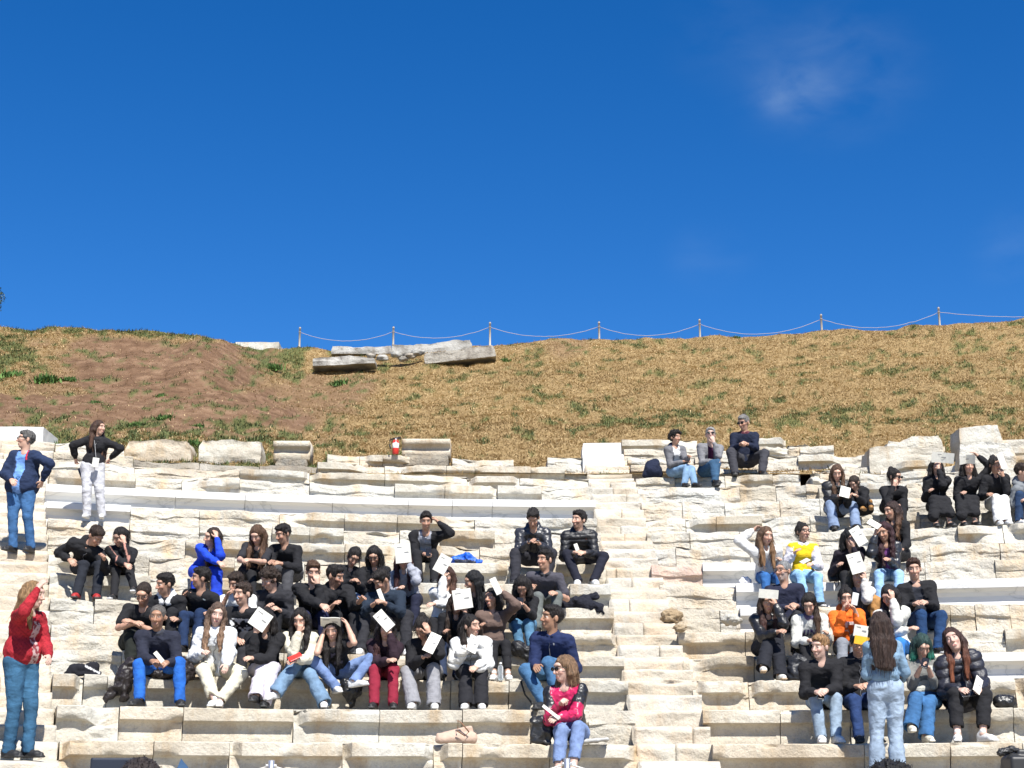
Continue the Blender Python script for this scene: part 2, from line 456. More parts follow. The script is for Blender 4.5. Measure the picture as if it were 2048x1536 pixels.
# new white blocks that end the stairs at the top
def plain_block(name, c, size, mat, label, cat, rot=0, group=None, seed=1, rough=.0, parent=None, tilt=(0, 0), res=.05, broken=0.0, taper=0.0):
    """a stone as a subdivided box with worn faces; c = centre of the bottom"""
    nx, ny, nz = [max(2, int(math.ceil(s / res))) for s in size]
    vs = {}; V = []; Q = []
    def vid(i, j, k):
        if (i, j, k) not in vs:
            vs[(i, j, k)] = len(V); V.append((i / nx - .5, j / ny - .5, k / nz))
        return vs[(i, j, k)]
    for i in range(nx):
        for j in range(ny):
            Q.append((vid(i, j, 0), vid(i, j + 1, 0), vid(i + 1, j + 1, 0), vid(i + 1, j, 0)))
            Q.append((vid(i, j, nz), vid(i + 1, j, nz), vid(i + 1, j + 1, nz), vid(i, j + 1, nz)))
    for i in range(nx):
        for k in range(nz):
            Q.append((vid(i, 0, k), vid(i + 1, 0, k), vid(i + 1, 0, k + 1), vid(i, 0, k + 1)))
            Q.append((vid(i, ny, k), vid(i, ny, k + 1), vid(i + 1, ny, k + 1), vid(i + 1, ny, k)))
    for j in range(ny):
        for k in range(nz):
            Q.append((vid(0, j, k), vid(0, j, k + 1), vid(0, j + 1, k + 1), vid(0, j + 1, k)))
            Q.append((vid(nx, j, k), vid(nx, j + 1, k), vid(nx, j + 1, k + 1), vid(nx, j, k + 1)))
    V = np.array(V); P = V * size; q = P + seed * 2.3
    if taper: P[:, 0] *= 1 - taper * (1 - V[:, 2])
    if rough:
        n1 = fbm(q * 2.6, 4, seed); n2 = fbm(q * 2.6 + 50, 4, seed + 1); n3 = fbm(q * [1.7, 1.7, 3], 4, seed + 2)
        e_ = np.maximum.reduce([abs(V[:, 0]) * 2, abs(V[:, 1]) * 2])
        corner = sstep(.75, 1, abs(V[:, 0]) * 2) * sstep(.6, 1, V[:, 2])
        P[:, 0] += rough * n1 * .6 - np.sign(V[:, 0]) * corner * rough * (1.1 + n2) * 1.2
        P[:, 1] += rough * n2 * .6
        P[:, 2] += rough * n3 * (.2 + V[:, 2]) - broken * sstep(.3, 1, V[:, 2]) * np.clip(fbm(np.stack([q[:, 0] * 1.6, q[:, 1], q[:, 0] * 0], -1), 3, seed + 9), -.1, 1) * size[2] * 1.1
        P[:, 1] += sstep(.45, 1, V[:, 2]) * rough * 1.4 * (V[:, 1] < 0) * (1 + n1)
        rg = 1 - abs(fbm(q * [3, 6, 9], 3, seed + 4)); fc = np.floor(vnoise(q * [6, 6, 10], seed + 6) * 3) / 3
        P[:, 1] += (V[:, 1] < 0) * (rough * 1.0 * (rg - .6) + rough * .5 * fc)
        P[:, 2] += sstep(.7, 1, V[:, 2]) * rough * .6 * fc
    Mx = Matrix.Rotation(rot, 3, 'Z') @ Matrix.Rotation(tilt[0], 3, 'Y') @ Matrix.Rotation(tilt[1], 3, 'X')
    P = P @ np.array(Mx).T
    o = mesh(name, P + np.asarray(c), Q, mat, parent, loc=np.asarray(c), smooth='a' if rough > .012 else False)
    if parent is None: tag(o, label, cat, group)
    return o
def px_block(x0, x1, y0, y1, Y, depth, mat, label, seed, rough=.035, tilt=(0, 0), broken=0.0, name='stone_block', group='loose marble blocks above the seats', cat='stone block', res=.03, sink=.06, rot=0, taper=0):
    a, b = at(x0, y1, Y), at(x1, y1, Y); t_ = at(x0, y0, Y)
    size = np.array([b[0] - a[0], depth, t_[2] - a[2] + sink])
    c = (a + b) / 2; c[1] += depth / 2; c[2] -= sink
    return plain_block(name, c, size, mat, label, cat, seed=seed, rough=rough, tilt=tilt, broken=broken, group=group, res=res, rot=rot, taper=taper)
D15 = RR(15) + CY
px_block(-60, 83, 853, 912, D15 + .3, .9, M['new'], 'smooth new white marble block at the top of the far left staircase', 3, rough=.006, group=None, sink=.3)
px_block(1165, 1243, 886, 912, D15 + .35, .6, M['new'], 'smooth new white marble slab at the top of the central stairs', 5, rough=.006, group=None, sink=.1, res=.1)
px_block(1166, 1249, 908, 932, D15 + .0, .7, M['new'], 'lower new white marble slab ending the central stairs', 6, rough=.006, group=None, sink=.2, res=.1)
YB = D15 + .12
px_block(250, 377, 881, 923, YB - .35, .6, M['marble'], 'largest weathered marble block right of the standing woman in black', 11, rough=.022, sink=.0, taper=-.06)
px_block(396, 518, 883, 924, YB - .3, .6, M['marble'], 'weathered marble block with a sloping broken left end, second from left above the seats', 12, rough=.028, broken=.5, sink=0, tilt=(R_(2), 0))
def moulded(x0, x1, y0, y1, Y, label, seed, tilt=0):
    """short cut seat stone with a carved hollow along its front"""
    a, b, t_ = at(x0, y1, Y), at(x1, y1, Y), at(x0, y0, Y)
    H = t_[2] - a[2]; L = b[0] - a[0]
    pr = np.array([(.55, 1), (.3, 1), (.04, 1), (0, .985), (0, .86), (0, .72), (.02, .69), (.07, .64), (.10, .55), (.10, .46), (.08, .42), (.075, .3), (.08, .12), (.12, 0), (.55, 0)])
    nu = max(4, int(L / .04)); u = np.linspace(0, L, nu)
    U, I = np.meshgrid(u, np.arange(len(pr)), indexing='ij'); Yy = pr[:, 0][I] + .006 * fbm(np.stack([U * 6, pr[:, 1][I] * 3, U * 0 + seed], -1).reshape(-1, 3), 3, seed).reshape(U.shape)
    Zz = pr[:, 1][I] * H + (pr[:, 1][I] < .2) * .02 * fbm(np.stack([U * 5, U * 0, U * 0 + seed], -1).reshape(-1, 3), 3, seed + 2).reshape(U.shape)
    V = np.stack([a[0] + U, Y + Yy, a[2] + Zz], -1).reshape(-1, 3); m_ = len(pr)
    q = (np.arange(nu - 1)[:, None] * m_ + np.arange(m_)[None]); q2 = (np.arange(nu - 1)[:, None] * m_ + (np.arange(m_) + 1)[None] % m_)
    Q = np.stack([q.ravel(), q2.ravel(), q2.ravel() + m_, q.ravel() + m_], 1).tolist()
    Q.append(list(range(m_))[::-1]); b0 = (nu - 1) * m_; Q.append([b0 + i for i in range(m_)])
    o = mesh('stone_block', V, Q, M['marble'], loc=(a + b) / 2, smooth=True)
    tag(o, label, 'stone block', 'loose marble blocks above the seats')
moulded(545, 618, 881, 920, YB - .3, 'short moulded marble seat stone standing alone left of the fire extinguisher', 13)
moulded(803, 900, 877, 913, YB - .2, 'moulded marble seat stone right beside the red fire extinguisher', 14)
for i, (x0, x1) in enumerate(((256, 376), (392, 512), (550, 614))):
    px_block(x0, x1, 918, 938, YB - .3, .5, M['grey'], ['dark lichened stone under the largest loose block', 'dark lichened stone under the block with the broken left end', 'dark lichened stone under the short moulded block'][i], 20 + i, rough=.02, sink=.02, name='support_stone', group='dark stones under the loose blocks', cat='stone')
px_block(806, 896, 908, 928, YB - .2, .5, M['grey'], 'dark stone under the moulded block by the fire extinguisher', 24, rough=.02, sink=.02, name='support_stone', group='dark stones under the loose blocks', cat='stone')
# right wedge top boulders
D16 = RR(16) + CY
px_block(1925, 2009, 853, 905, D16 - .9, .6, M['marble'], 'upright marble block standing highest above the students with open booklets', 31, rough=.02, tilt=(R_(-5), 0), broken=.15)
px_block(1922, 2036, 886, 950, D15 - 1.6, .7, M['rock'], 'rough marble block under the upright block on the right', 32, rough=.03, broken=.4, sink=.1)
px_block(1776, 1888, 874, 905, D16 - .7, .6, M['rock'], 'flat broken marble slab tilted up on the top row at right', 33, rough=.025, tilt=(R_(-3), 0), broken=.4)
px_block(1740, 1884, 893, 945, D15 - 1.0, .6, M['marble'], 'long weathered marble block under the tilted slab at right', 34, rough=.018, broken=.2, sink=.1)
px_block(1826, 1860, 935, 965, D15 - 1.7, .5, M['rock'], 'small squarish marble chunk behind the students with open booklets', 35, rough=.03)
px_block(1625, 1690, 940, 968, D15 - 1.6, .6, M['rock'], 'rounded marble boulder beside the dark gap in the upper right rows', 36, rough=.07, broken=.3)
px_block(1575, 1622, 887, 905, D16 - .1, .5, M['rock'], 'low broken marble lump right of the man in the navy sweater', 37, rough=.05, broken=.3)
px_block(1640, 1672, 975, 1000, D15 - 2.4, .4, M['rock'], 'marble chunk wedged below the dark gap at upper right', 38, rough=.05)
px_block(1812, 1850, 968, 1000, D15 - 2.6, .5, M['rock'], 'squared marble chunk right of the woman in dark sunglasses', 39, rough=.04)
def round_rock(label, px, py, Y, r, mat, seed, squash=(1, .8, .6)):
    c = at(px, py, Y)
    bm = icos(4); V = bm[0] * np.array(squash) * r
    V = V * (1 + .22 * fbm(bm[0] * 2.2 + seed, 4, seed))[:, None]
    V[:, 2] = np.round(V[:, 2] / (r * .12)) * (r * .12) * .3 + V[:, 2] * .7
    o = mesh('rubble_stone', V + c, bm[1], mat, loc=c)
    tag(o, label, 'rock', 'rough rocks in the seating')
_ic = {}
def icos(k):
    if k in _ic: return _ic[k]
    import bmesh
    bm = bmesh.new(); bmesh.ops.create_icosphere(bm, subdivisions=k, radius=1)
    V = np.array([v.co[:] for v in bm.verts]); Fc = np.array([[v.index for v in f.verts] for f in bm.faces]); bm.free()
    _ic[k] = (V, Fc); return _ic[k]
M['brownrock'] = stone_mat('brown_rock', (.26, .18, .10), (.38, .29, .18), (.50, .42, .30), (.35, .24, .12), (.2, .17, .13), 2)
round_rock('brown rough rock beside the central stairs below the big broken blocks', 1343, 1232, RR(5) + CY - .12, .12, M['brownrock'], 4, (1.1, .8, .75))
round_rock('small brown rock under the larger brown rock by the central stairs', 1360, 1256, RR(4) + CY - .05, .075, M['brownrock'], 6)
round_rock('pale rounded rubble stone left of the girl in the black leather jacket', 1463, 1240, RR(5) + CY - .45, .12, M['rock'], 8)
# ------------------------------------------------------------ earth core, podium, orchestra floor
def dirt_mat():
    m, t, b = nmat('bare_earth')
    c = ramp(t, noise(t, 3, 6), [(.3, (.10, .07, .045)), (.7, (.20, .14, .09))])
    t.links.new(c, b.inputs['Base Color']); b.inputs['Roughness'].default_value = 1; return m
M['dirt'] = dirt_mat()
V, Q = [], []
angs = np.linspace(-.75, .75, 60)
prf = [(RR(-2) + .35, 0.0)] + [(RR(n) + .35, ROWZ[n] - .40) for n in range(-2, 17)]
for a in angs:
    for r, z in prf: V.append((CX + r * math.sin(a), CY + r * math.cos(a), z))
m_ = len(prf)
for i in range(len(angs) - 1):
    for j in range(m_ - 1): Q.append((i * m_ + j, (i + 1) * m_ + j, (i + 1) * m_ + j + 1, i * m_ + j + 1))
tag(mesh('earth_bank', V, Q, M['dirt']), 'brown earth bank carrying the stone seat rows', None, None, 'structure')
pa_ = np.linspace(-.62, .62, 90); V, Q = [], []
pz = [0, .3, .6, .9, 1.2, ROWZ[-3] + .02]
for a in pa_:
    for z in pz:
        r = RR(-2) - .1 + .01 * math.sin(a * 90)
        V.append((CX + r * math.sin(a), CY + r * math.cos(a), z))
    V.append((CX + (RR(-2) + .5) * math.sin(a), CY + (RR(-2) + .5) * math.cos(a), ROWZ[-3] + .02))
m_ = len(pz) + 1
for i in range(len(pa_) - 1):
    for j in range(m_ - 1): Q.append((i * m_ + j, (i + 1) * m_ + j, (i + 1) * m_ + j + 1, i * m_ + j + 1))
o = mesh('podium_wall', V, Q, M['marble']); tag(o, 'low marble wall below the lowest seats', 'wall')
def sand():
    m, t, b = nmat('sandy_floor')
    c = ramp(t, noise(t, 2, 8), [(.3, (.30, .25, .18)), (.7, (.45, .39, .30))])
    t.links.new(c, b.inputs['Base Color']); b.inputs['Roughness'].default_value = .95
    bump(t, b, noise(t, 40), .4, .01); return m
M['sand'] = sand()
g = 400
o = mesh('ground', [(-g, -g, 0), (g, -g, 0), (g, 60, 0), (-g, 60, 0)], [(0, 1, 2, 3)], M['sand']); tag(o, 'sandy orchestra floor', None, None, 'structure')

# ------------------------------------------------------------ hill
SKX = [-900, -400, 0, 100, 200, 300, 400, 440, 500, 560, 620, 700, 800, 950, 1000, 1100, 1200, 1400, 1500, 1650, 1800, 1900, 2048, 2400, 2900]
SKY = [640, 650, 652, 656, 661, 664, 669, 678, 692, 698, 700, 700, 700, 694, 688, 679, 677, 674, 669, 661, 656, 650, 637, 610, 590]
def hill(px, v):
    """depth and pixel row of the slope at column px, 0 foot .. 1 crest"""
    px = np.asarray(px, float); v = np.asarray(v, float)
    sk = np.interp(px, SKX, SKY)
    mound = sstep(640, 380, px)
    Y1 = 46 - 7 * mound
    YH0 = CY + np.sqrt(np.maximum((RR(14) + .0) ** 2 - ((px - 1024) / F * 25 - CX) ** 2, 200))
    # the mound on the left bulges towards the viewer, a gully runs behind its right flank
    vv = v ** (1 + .0 * mound)
    Y = YH0 + (Y1 - YH0) * vv
    fl = np.exp(-((px - (400 + 260 * (1 - v))) / 110.0) ** 2) * np.sin(np.clip(v, 0, 1) * math.pi)
    Y = Y - 1.3 * fl * sstep(900, 600, px)
    py = 948 + (sk - 948) * v
    return Y, py
def hill_xyz(px, v, bumps=True):
    Y, py = hill(px, np.minimum(v, 1))
    xc = (px - 1024) / F; yc = (768 - py) / F
    dy = CP - SP * yc; dz = SP + CP * yc
    X = xc / dy * Y; Z = CAMZ + dz / dy * Y
    over = np.clip(v - 1, 0, None)
    if np.any(over > 0):
        ex = over * 60
        X = X * (1 + ex / Y); Z = Z - ex * .06 - .9 * (1 - np.exp(-ex / 3)) * .35
        Y = Y + ex
    if bumps:
        q = np.stack([X, Y, Z], -1)
        b = .10 * fbm(q * [.8, .5, .8], 3, 3) + .035 * fbm(q * [3.2, 2, 3.2], 3, 8)
        Z = Z + b * sstep(0, .05, v)
    return np.stack([X, Y, Z], -1)
def cover(px, py):
    """ground cover as in the photograph: (bare earth, green) densities"""
    px = np.asarray(px, float); py = np.asarray(py, float)
    q = np.stack([px / 60, py / 30, px * 0], -1); n1 = fbm(q, 4, 21)
    q2 = np.stack([px / 22, py / 9, px * 0], -1); n2 = fbm(q2, 4, 31)
    e = sstep(610, 470, px - (py - 720) * .7 + 60 * n1) * sstep(672, 690, py + 8 * n1) * sstep(895, 835, py + 22 * n1)
    e = np.maximum(e, .75 * sstep(170, 60, np.hypot((px - 610), (py - 790) * 2.2) + 60 * n1))
    e = np.maximum(e, .5 * sstep(90, 30, np.hypot((px - 1120), (py - 692) * 3) + 30 * n1))
    e = e * (1 - .8 * sstep(150, 60, px + (py - 740) * .5 + 60 * n1) * (py < 790))
    gr = .30 * sstep(1050, 700, px) * sstep(620, 700, px)
    gr = np.maximum(gr, .95 * sstep(14, 2, abs(py - (np.interp(px, SKX, SKY) + 5))) * sstep(500, 420, px))
    gr = np.maximum(gr, .95 * sstep(60, 20, abs(py - (715 + (px - 540) * .05))) * sstep(440, 480, px - (py - 690)) * sstep(660, 600, px))
    gr = np.maximum(gr, .75 * sstep(800, 860, py + 25 * n1) * (.45 + .7 * sstep(760, 560, px)))
    gr = np.maximum(gr, .7 * sstep(130, 40, px + 40 * n1) * sstep(800, 740, py))
    gr = np.maximum(gr, .7 * sstep(38, 10, abs(py - 838 + (px - 1500) * .02)) * sstep(980, 1150, px))
    gr = np.maximum(gr, .55 * sstep(40, 12, abs(py - 715 - (px - 1600) * .12)) * sstep(1580, 1750, px))
    gr = np.maximum(gr, .34)
    n3 = fbm(np.stack([px / 9, py / 4.5, px * 0], -1), 3, 41)
    g2 = sstep(.42, .72, gr * .75 + .42 * n2 + .22 * n3)
    return np.clip(e, 0, 1), np.clip(g2, 0, 1)
pxs = np.arange(-700, 2760, 9.0); vs_ = np.concatenate([np.linspace(0, 1, 120), 1 + np.array([.004, .01, .02, .035, .06, .1, .2, .4, .8, 1.6, 3])])
A_, B_ = np.meshgrid(pxs, vs_, indexing='ij')
HV = hill_xyz(A_.ravel(), B_.ravel())
_, PYs = hill(A_.ravel(), np.minimum(B_.ravel(), 1))
eh, gh = cover(A_.ravel(), PYs)
nv_ = len(vs_)
a = (np.arange(len(pxs) - 1)[:, None] * nv_ + np.arange(nv_ - 1)[None]).ravel()
HQ = np.stack([a, a + nv_, a + nv_ + 1, a + 1], 1)
def hill_mat():
    m, t, b = nmat('dry_slope')
    at_ = N(t, 'ShaderNodeAttribute'); at_.attribute_name = 'Col'
    sp = t.nodes.new('ShaderNodeSeparateColor'); t.links.new(at_.outputs['Color'], sp.inputs[0])
    straw = ramp(t, noise(t, 9, 7, .7), [(.3, (.15, .10, .046)), (.5, (.26, .18, .085)), (.7, (.38, .27, .135))])
    earth = ramp(t, noise(t, 2.5, 8, .62), [(.3, (.095, .055, .032)), (.5, (.155, .092, .055)), (.72, (.25, .16, .10))])
    green = ramp(t, noise(t, 14, 5, .7), [(.3, (.035, .06, .02)), (.7, (.11, .14, .04))])
    c = mixc(t, sp.outputs[0], straw, earth)
    gf = t.nodes.new('ShaderNodeMath'); gf.operation = 'MULTIPLY'; gf.inputs[1].default_value = .75; t.links.new(sp.outputs[1], gf.inputs[0])
    c = mixc(t, gf.outputs[0], c, green)
    t.links.new(c, b.inputs['Base Color']); b.inputs['Roughness'].default_value = 1
    b.inputs['Specular IOR Level'].default_value = .1
    bump(t, b, noise(t, 6, 10, .7), .9, .12)
    return m
M['hill'] = hill_mat()
o = mesh('hill', HV, HQ, M['hill'], col=np.stack([eh, gh, eh * 0], -1)); tag(o, 'dry grassy slope above the seats', None, None, 'structure')

# grass: thin blades by numpy
def leafmat(name, rough=.8, transl=0):
    m, t, b = nmat(name)
    at_ = N(t, 'ShaderNodeAttribute'); at_.attribute_name = 'Col'
    t.links.new(at_.outputs['Color'], b.inputs['Base Color']); b.inputs['Roughness'].default_value = rough
    b.inputs['Specular IOR Level'].default_value = .2
    return m
M['grass'] = leafmat('grass_blades')
def blades(P, length, width, lean, colr):
    n = len(P); az = rng.uniform(0, 2 * math.pi, n); ln = lean
    d = np.stack([np.cos(az) * np.sin(ln), np.sin(az) * np.sin(ln), np.cos(ln)], -1)
    s = np.stack([-np.sin(az + rng.uniform(-.8, .8, n)), np.cos(az), az * 0], -1)
    L = length[:, None]; W = width[:, None]
    a = P - s * W / 2; b = P + s * W / 2
    c = P + d * L * .6 + s * W * .35; e = P + d * L * .6 - s * W * .35
    tip = P + d * L; tip[:, 2] -= (length * .25 * np.sin(ln))
    V = np.stack([a, b, c, e, tip], 1).reshape(-1, 3)
    k = np.arange(n)[:, None] * 5
    Fq = np.concatenate([k + np.array([[0, 1, 2]]), k + np.array([[0, 2, 3]]), k + np.array([[3, 2, 4]])], 0)
    C = np.repeat(colr, 5, 0)
    return V, Fq, C
def scatter(n):
    px = rng.uniform(-120, 2170, n); v = rng.uniform(0.0, 1.0, n) ** .85
    _, py = hill(px, v); return px, v, py
px, v, py = scatter(460000); e_, g_ = cover(px, py)
keep = rng.random(len(px)) > np.clip(e_ * .93 + g_ * .5, 0, .97)
px, v = px[keep], v[keep]; P = hill_xyz(px, v); P[:, 2] -= .01
n = len(P); cl = fbm(P * 1.3, 3, 77)
cl2 = fbm(P * [.35, .25, .35], 3, 79)
t01 = np.clip(.55 + .28 * cl + .3 * cl2 + rng.normal(0, .24, n), 0, 1)[:, None]
C = np.array([.255, .175, .085]) * (1 - t01) + np.array([.60, .455, .245]) * t01
V, Fq, C = blades(P, rng.uniform(.04, .13, n), rng.uniform(.007, .016, n), rng.uniform(.7, 1.55, n), C)
o = mesh('dry_grass', V, Fq, M['grass'], col=C, smooth=False); tag(o, 'straw coloured dry grass lying over the slope', 'dry grass', None, 'stuff')
px, v, py = scatter(300000); e_, g_ = cover(px, py)
keep = rng.random(len(px)) < g_ * (1 - .6 * e_)
px, v = px[keep], v[keep]; P = hill_xyz(px, v); P[:, 2] -= .01; n = len(P)
t01 = np.clip(.5 + .4 * fbm(P * 2, 3, 78) + rng.normal(0, .2, n), 0, 1)[:, None]
C = np.array([.028, .045, .018]) * (1 - t01) + np.array([.12, .145, .055]) * t01
V, Fq, C = blades(P, rng.uniform(.04, .13, n), rng.uniform(.008, .02, n), rng.uniform(.2, 1.3, n), C)
o = mesh('green_grass', V, Fq, M['grass'], col=C, smooth=False); tag(o, 'patches of short green grass and weeds on the slope', 'grass', None, 'stuff')
# distinct leafy weeds
WEEDS = [(90, 752, 52, 'largest dark green weed clump on the brown earth at far left'), (22, 742, 44, 'bushy green weed at the very left edge of the slope'), (138, 748, 36, 'greyish weed clump right of the largest weed on the brown earth'),
 (190, 795, 22, 'upright green weed on the earth above the standing woman'), (322, 784, 22, 'small lone dark weed in the middle of the bare brown earth'), (36, 790, 20, 'small weed low at the far left of the earth slope'),
 (385, 887, 40, 'green weed between the two large loose marble blocks'), (275, 832, 34, 'broad leafed weed on the slope above the largest loose block'), (330, 828, 34, 'broad leafed weed just left of the stone with the broken end, higher up'),
 (680, 762, 36, 'bright green weed on bare ground below the left fallen column slab'), (545, 727, 40, 'bright weed at the gully below the far white slab'), (1010, 715, 22, 'green weed just below the right end of the fallen blocks'),
 (105, 880, 46, 'lush green weed between the two people standing at the left'), (395, 842, 26, 'small weed above the gap between two loose blocks'), (1472, 668, 18, 'dark weed on the skyline under the fence rope')]
def find_v(px_, py_):
    lo, hi = 0, 1
    for _ in range(30):
        m = (lo + hi) / 2
        if hill(px_, m)[1] > py_: lo = m
        else: hi = m
    return lo
for wx, wy, ww, lab in WEEDS:
    v0 = find_v(wx, wy + ww * .2); c = hill_xyz(np.array([wx * 1.0]), np.array([v0]))[0]
    rad = ww / 2 * c[1] / F; n = 260
    off = rng.normal(0, .42, (n, 2)) * rad; P = c + np.stack([off[:, 0], off[:, 1], -.02 + off[:, 1] * .4], -1)
    t01 = rng.random((n, 1)); C = np.array([.03, .07, .018]) * (1 - t01) + np.array([.11, .19, .05]) * t01
    V, Fq, C = blades(P, rng.uniform(.3, .9, n) * rad, rng.uniform(.10, .22, n) * rad, rng.uniform(.05, 1.0, n), C)
    o = mesh('weed_clump', V, Fq, M['grass'], col=C, smooth=False, loc=c); tag(o, lab, 'weed', 'leafy weed clumps on the slope')

# fallen architrave blocks on the crest
G2 = 'fallen marble beams on the crest'
def crest_block(x0, x1, y0, y1, Y, dep, lab, seed, **k):
    return px_block(x0, x1, y0, y1, Y, dep, k.pop('mat', M['crestm']), lab, seed, group=G2, name='fallen_beam', cat='marble beam', **k)
M['crestm'] = stone_mat('grey_marble', (.22, .205, .18), (.33, .315, .285), (.43, .415, .385), (.13, .11, .09), (.07, .065, .06), 1.4)
crest_block(625, 750, 712, 729, 42.0, .7, 'nearest fallen beam lying lowest at the left of the heap on the crest', 41, rough=.035, tilt=(R_(-3), 0), broken=.25, res=.045, sink=.0)
crest_block(662, 783, 692, 701, 45.2, .8, 'thin undercut fallen slab behind the lowest beam on the crest', 42, rough=.035, broken=.3, res=.045, sink=.1)
crest_block(784, 946, 684, 702, 45.4, 1.0, 'longest and highest fallen beam on the crest with its right end cut square', 43, rough=.035, tilt=(R_(-4.5), 0), broken=.15, res=.045, sink=.15)
crest_block(850, 992, 698, 713, 43.0, .9, 'front right fallen beam on the crest rising to the right', 44, rough=.03, tilt=(R_(-6.5), 0), res=.045, sink=.1)
crest_block(470, 558, 684, 700, 46.8, .8, 'straight pale slab behind the crest above the gully', 45, rough=.01, res=.1, sink=.2, mat=M['marble'])
for i, (x, y, r, lab) in enumerate(((742, 712, .09, 'small stone at the left end of the heap of rubble on the crest'), (765, 716, .12, 'flat stone between the two lower fallen beams on the crest'), (795, 709, .13, 'pale rubble stone under the longest fallen beam'), (822, 712, .11, 'grey rubble stone in the middle of the crest heap'), (835, 704, .13, 'rounded rubble stone against the front right beam'), (806, 718, .10, 'lowest rubble stone of the crest heap'))):
    bmv, bmf = icos(3); c = at(x, y, 43.2); V = bmv * np.array([1.5, 1, .8]) * r * (1 + .3 * fbm(bmv * 2 + i, 3, i))[:, None]
    tag(mesh('rubble_stone', V + c, bmf, M['crestm'], loc=c), lab, 'rock', 'small rubble stones on the crest')

# rope fence on the crest
def simple_mat(name, c, rough=.6, metal=0):
    m, t, b = nmat(name); 
    v = ramp(t, noise(t, 25, 4), [(.3, tuple(x * .85 for x in c)), (.7, c)])
    t.links.new(v, b.inputs['Base Color']); b.inputs['Roughness'].default_value = rough; b.inputs['Metallic'].default_value = metal; return m
M['post'] = simple_mat('weathered_post', (.50, .46, .40)); M['rope'] = simple_mat('rope', (.36, .33, .34), .9)
M['steel'] = simple_mat('brushed_steel', (.55, .55, .56), .35, .8); M['capm'] = simple_mat('post_cap', (.30, .27, .24))
def tube(pts, r, seg=8, close=False):
    pts = np.asarray(pts, float); n = len(pts); V, Q = [], []
    rr = np.broadcast_to(np.asarray(r, float), (n,))
    for i in range(n):
        t = pts[min(i + 1, n - 1)] - pts[max(i - 1, 0)]; t = t / (np.linalg.norm(t) + 1e-9)
        u = np.cross(t, (0, 0, 1) if abs(t[2]) < .9 else (1, 0, 0)); u /= np.linalg.norm(u); w_ = np.cross(t, u)
        for k in range(seg):
            a = 2 * math.pi * k / seg; V.append(pts[i] + rr[i] * (u * math.cos(a) + w_ * math.sin(a)))
    for i in range(n - 1):
        for k in range(seg):
            Q.append((i * seg + k, i * seg + (k + 1) % seg, (i + 1) * seg + (k + 1) % seg, (i + 1) * seg + k))
    Q.append(list(range(seg))); Q.append([(n - 1) * seg + k for k in range(seg)][::-1])
    return np.array(V), Q
def join(*parts):
    V, Q, o = [], [], 0
    for v, q in parts:
        V.append(v); Q += [[i + o for i in f] for f in q]; o += len(v)
    return np.concatenate(V), Q
POSTS = [(600, 657), (787, 656), (980, 647), (1198, 646), (1399, 641), (1642, 631), (1877, 617)]
sags = [682, 676, 673, 671, 668, 655]
posn = ['leftmost, left of the fallen beams', 'second, just left of the longest beam', 'third, at the right end of the beams', 'fourth from the left', 'fifth from the left', 'sixth from the left', 'seventh, highest near the right edge']
proto = None; tops = []
for i, (x, y) in enumerate(POSTS):
    tp = at(x, y, 47.2); base = tp.copy(); base[2] -= 1.25
    e = empty('fence_post', base, f'thin grey rope post on the skyline, {posn[i]}', 'fence post', 'rope fence posts on the crest')
    v, q = tube([base, base + [0, 0, .6], tp], [.036, .034, .032], 10); mesh('shaft', v, q, M['post'], e, loc=base)
    v, q = tube([tp, tp + [0, 0, .02], tp + [0, 0, .05]], [.037, .036, .02], 10); mesh('cap', v, q, M['capm'], e, loc=tp)
    a_ = np.linspace(0, 2 * math.pi, 13); rr_ = tp - [0, 0, .12]
    v, q = tube([rr_ + np.array([.038 * math.cos(b), .038 * math.sin(b), 0]) for b in a_], .009, 6); mesh('rope_ring', v, q, M['rope'], e, loc=rr_)
    tops.append(rr_)
tops = [tops[0]] + tops[1:] + [at(2110, 632, 47.2)]
for i in range(7):
    a, b = tops[i], tops[i + 1]; s = np.linspace(0, 1, 25)[:, None]
    sg = (sags[i] if i < 6 else 628); mid = (a + b) / 2; dz = mid[2] - at((POSTS[i][0] + 100), sg, 47.2)[2] if i < 6 else .08
    pts = a * (1 - s) + b * s; pts[:, 2] -= (4 * s * (1 - s))[:, 0] * max(dz, .05)
    v, q = tube(pts + .01 * rng.normal(0, .35, pts.shape), .008, 6)
    tag(mesh('fence_rope', v, q, M['rope'], loc=a), f'sagging pale rope on the crest running right from the {["first", "second", "third", "fourth", "fifth", "sixth", "seventh"][i]} post', 'rope', 'ropes of the crest fence')
# fire extinguisher
M['red'] = simple_mat('red_paint', (.60, .03, .02), .35); M['whitep'] = simple_mat('white_label', (.75, .75, .72), .6); M['blackp'] = simple_mat('black_rubber', (.02, .02, .02), .5)
b0 = at(791, 908, YB - .35); tz = at(791, 874, YB - .35)[2]; H = tz - b0[2]
e = empty('fire_extinguisher', b0, 'red fire extinguisher with a white label beside the moulded stone block', 'fire extinguisher')
v, q = tube([b0 + [0, 0, z * H] for z in (0, .02, .4, .72, .8, .84)], [.045, .054, .054, .054, .036, .022], 20); mesh('cylinder', v, q, M['red'], e, loc=b0)
v, q = tube([b0 + [0, 0, z * H] for z in (.34, .35, .62, .63)], [.0545, .0565, .0565, .0545], 20); mesh('label_band', v, q, M['whitep'], e, loc=b0)
v, q = tube([b0 + [0, 0, .84 * H], b0 + [0, 0, .92 * H]], .022, 10); mesh('valve', v, q, M['steel'], e, loc=b0)
v, q = join(tube([b0 + [-.02, 0, .93 * H], b0 + [.09, 0, .99 * H]], .012, 6), tube([b0 + [-.02, 0, .90 * H], b0 + [.09, 0, .90 * H]], .01, 6)); mesh('lever', v, q, M['blackp'], e, loc=b0)
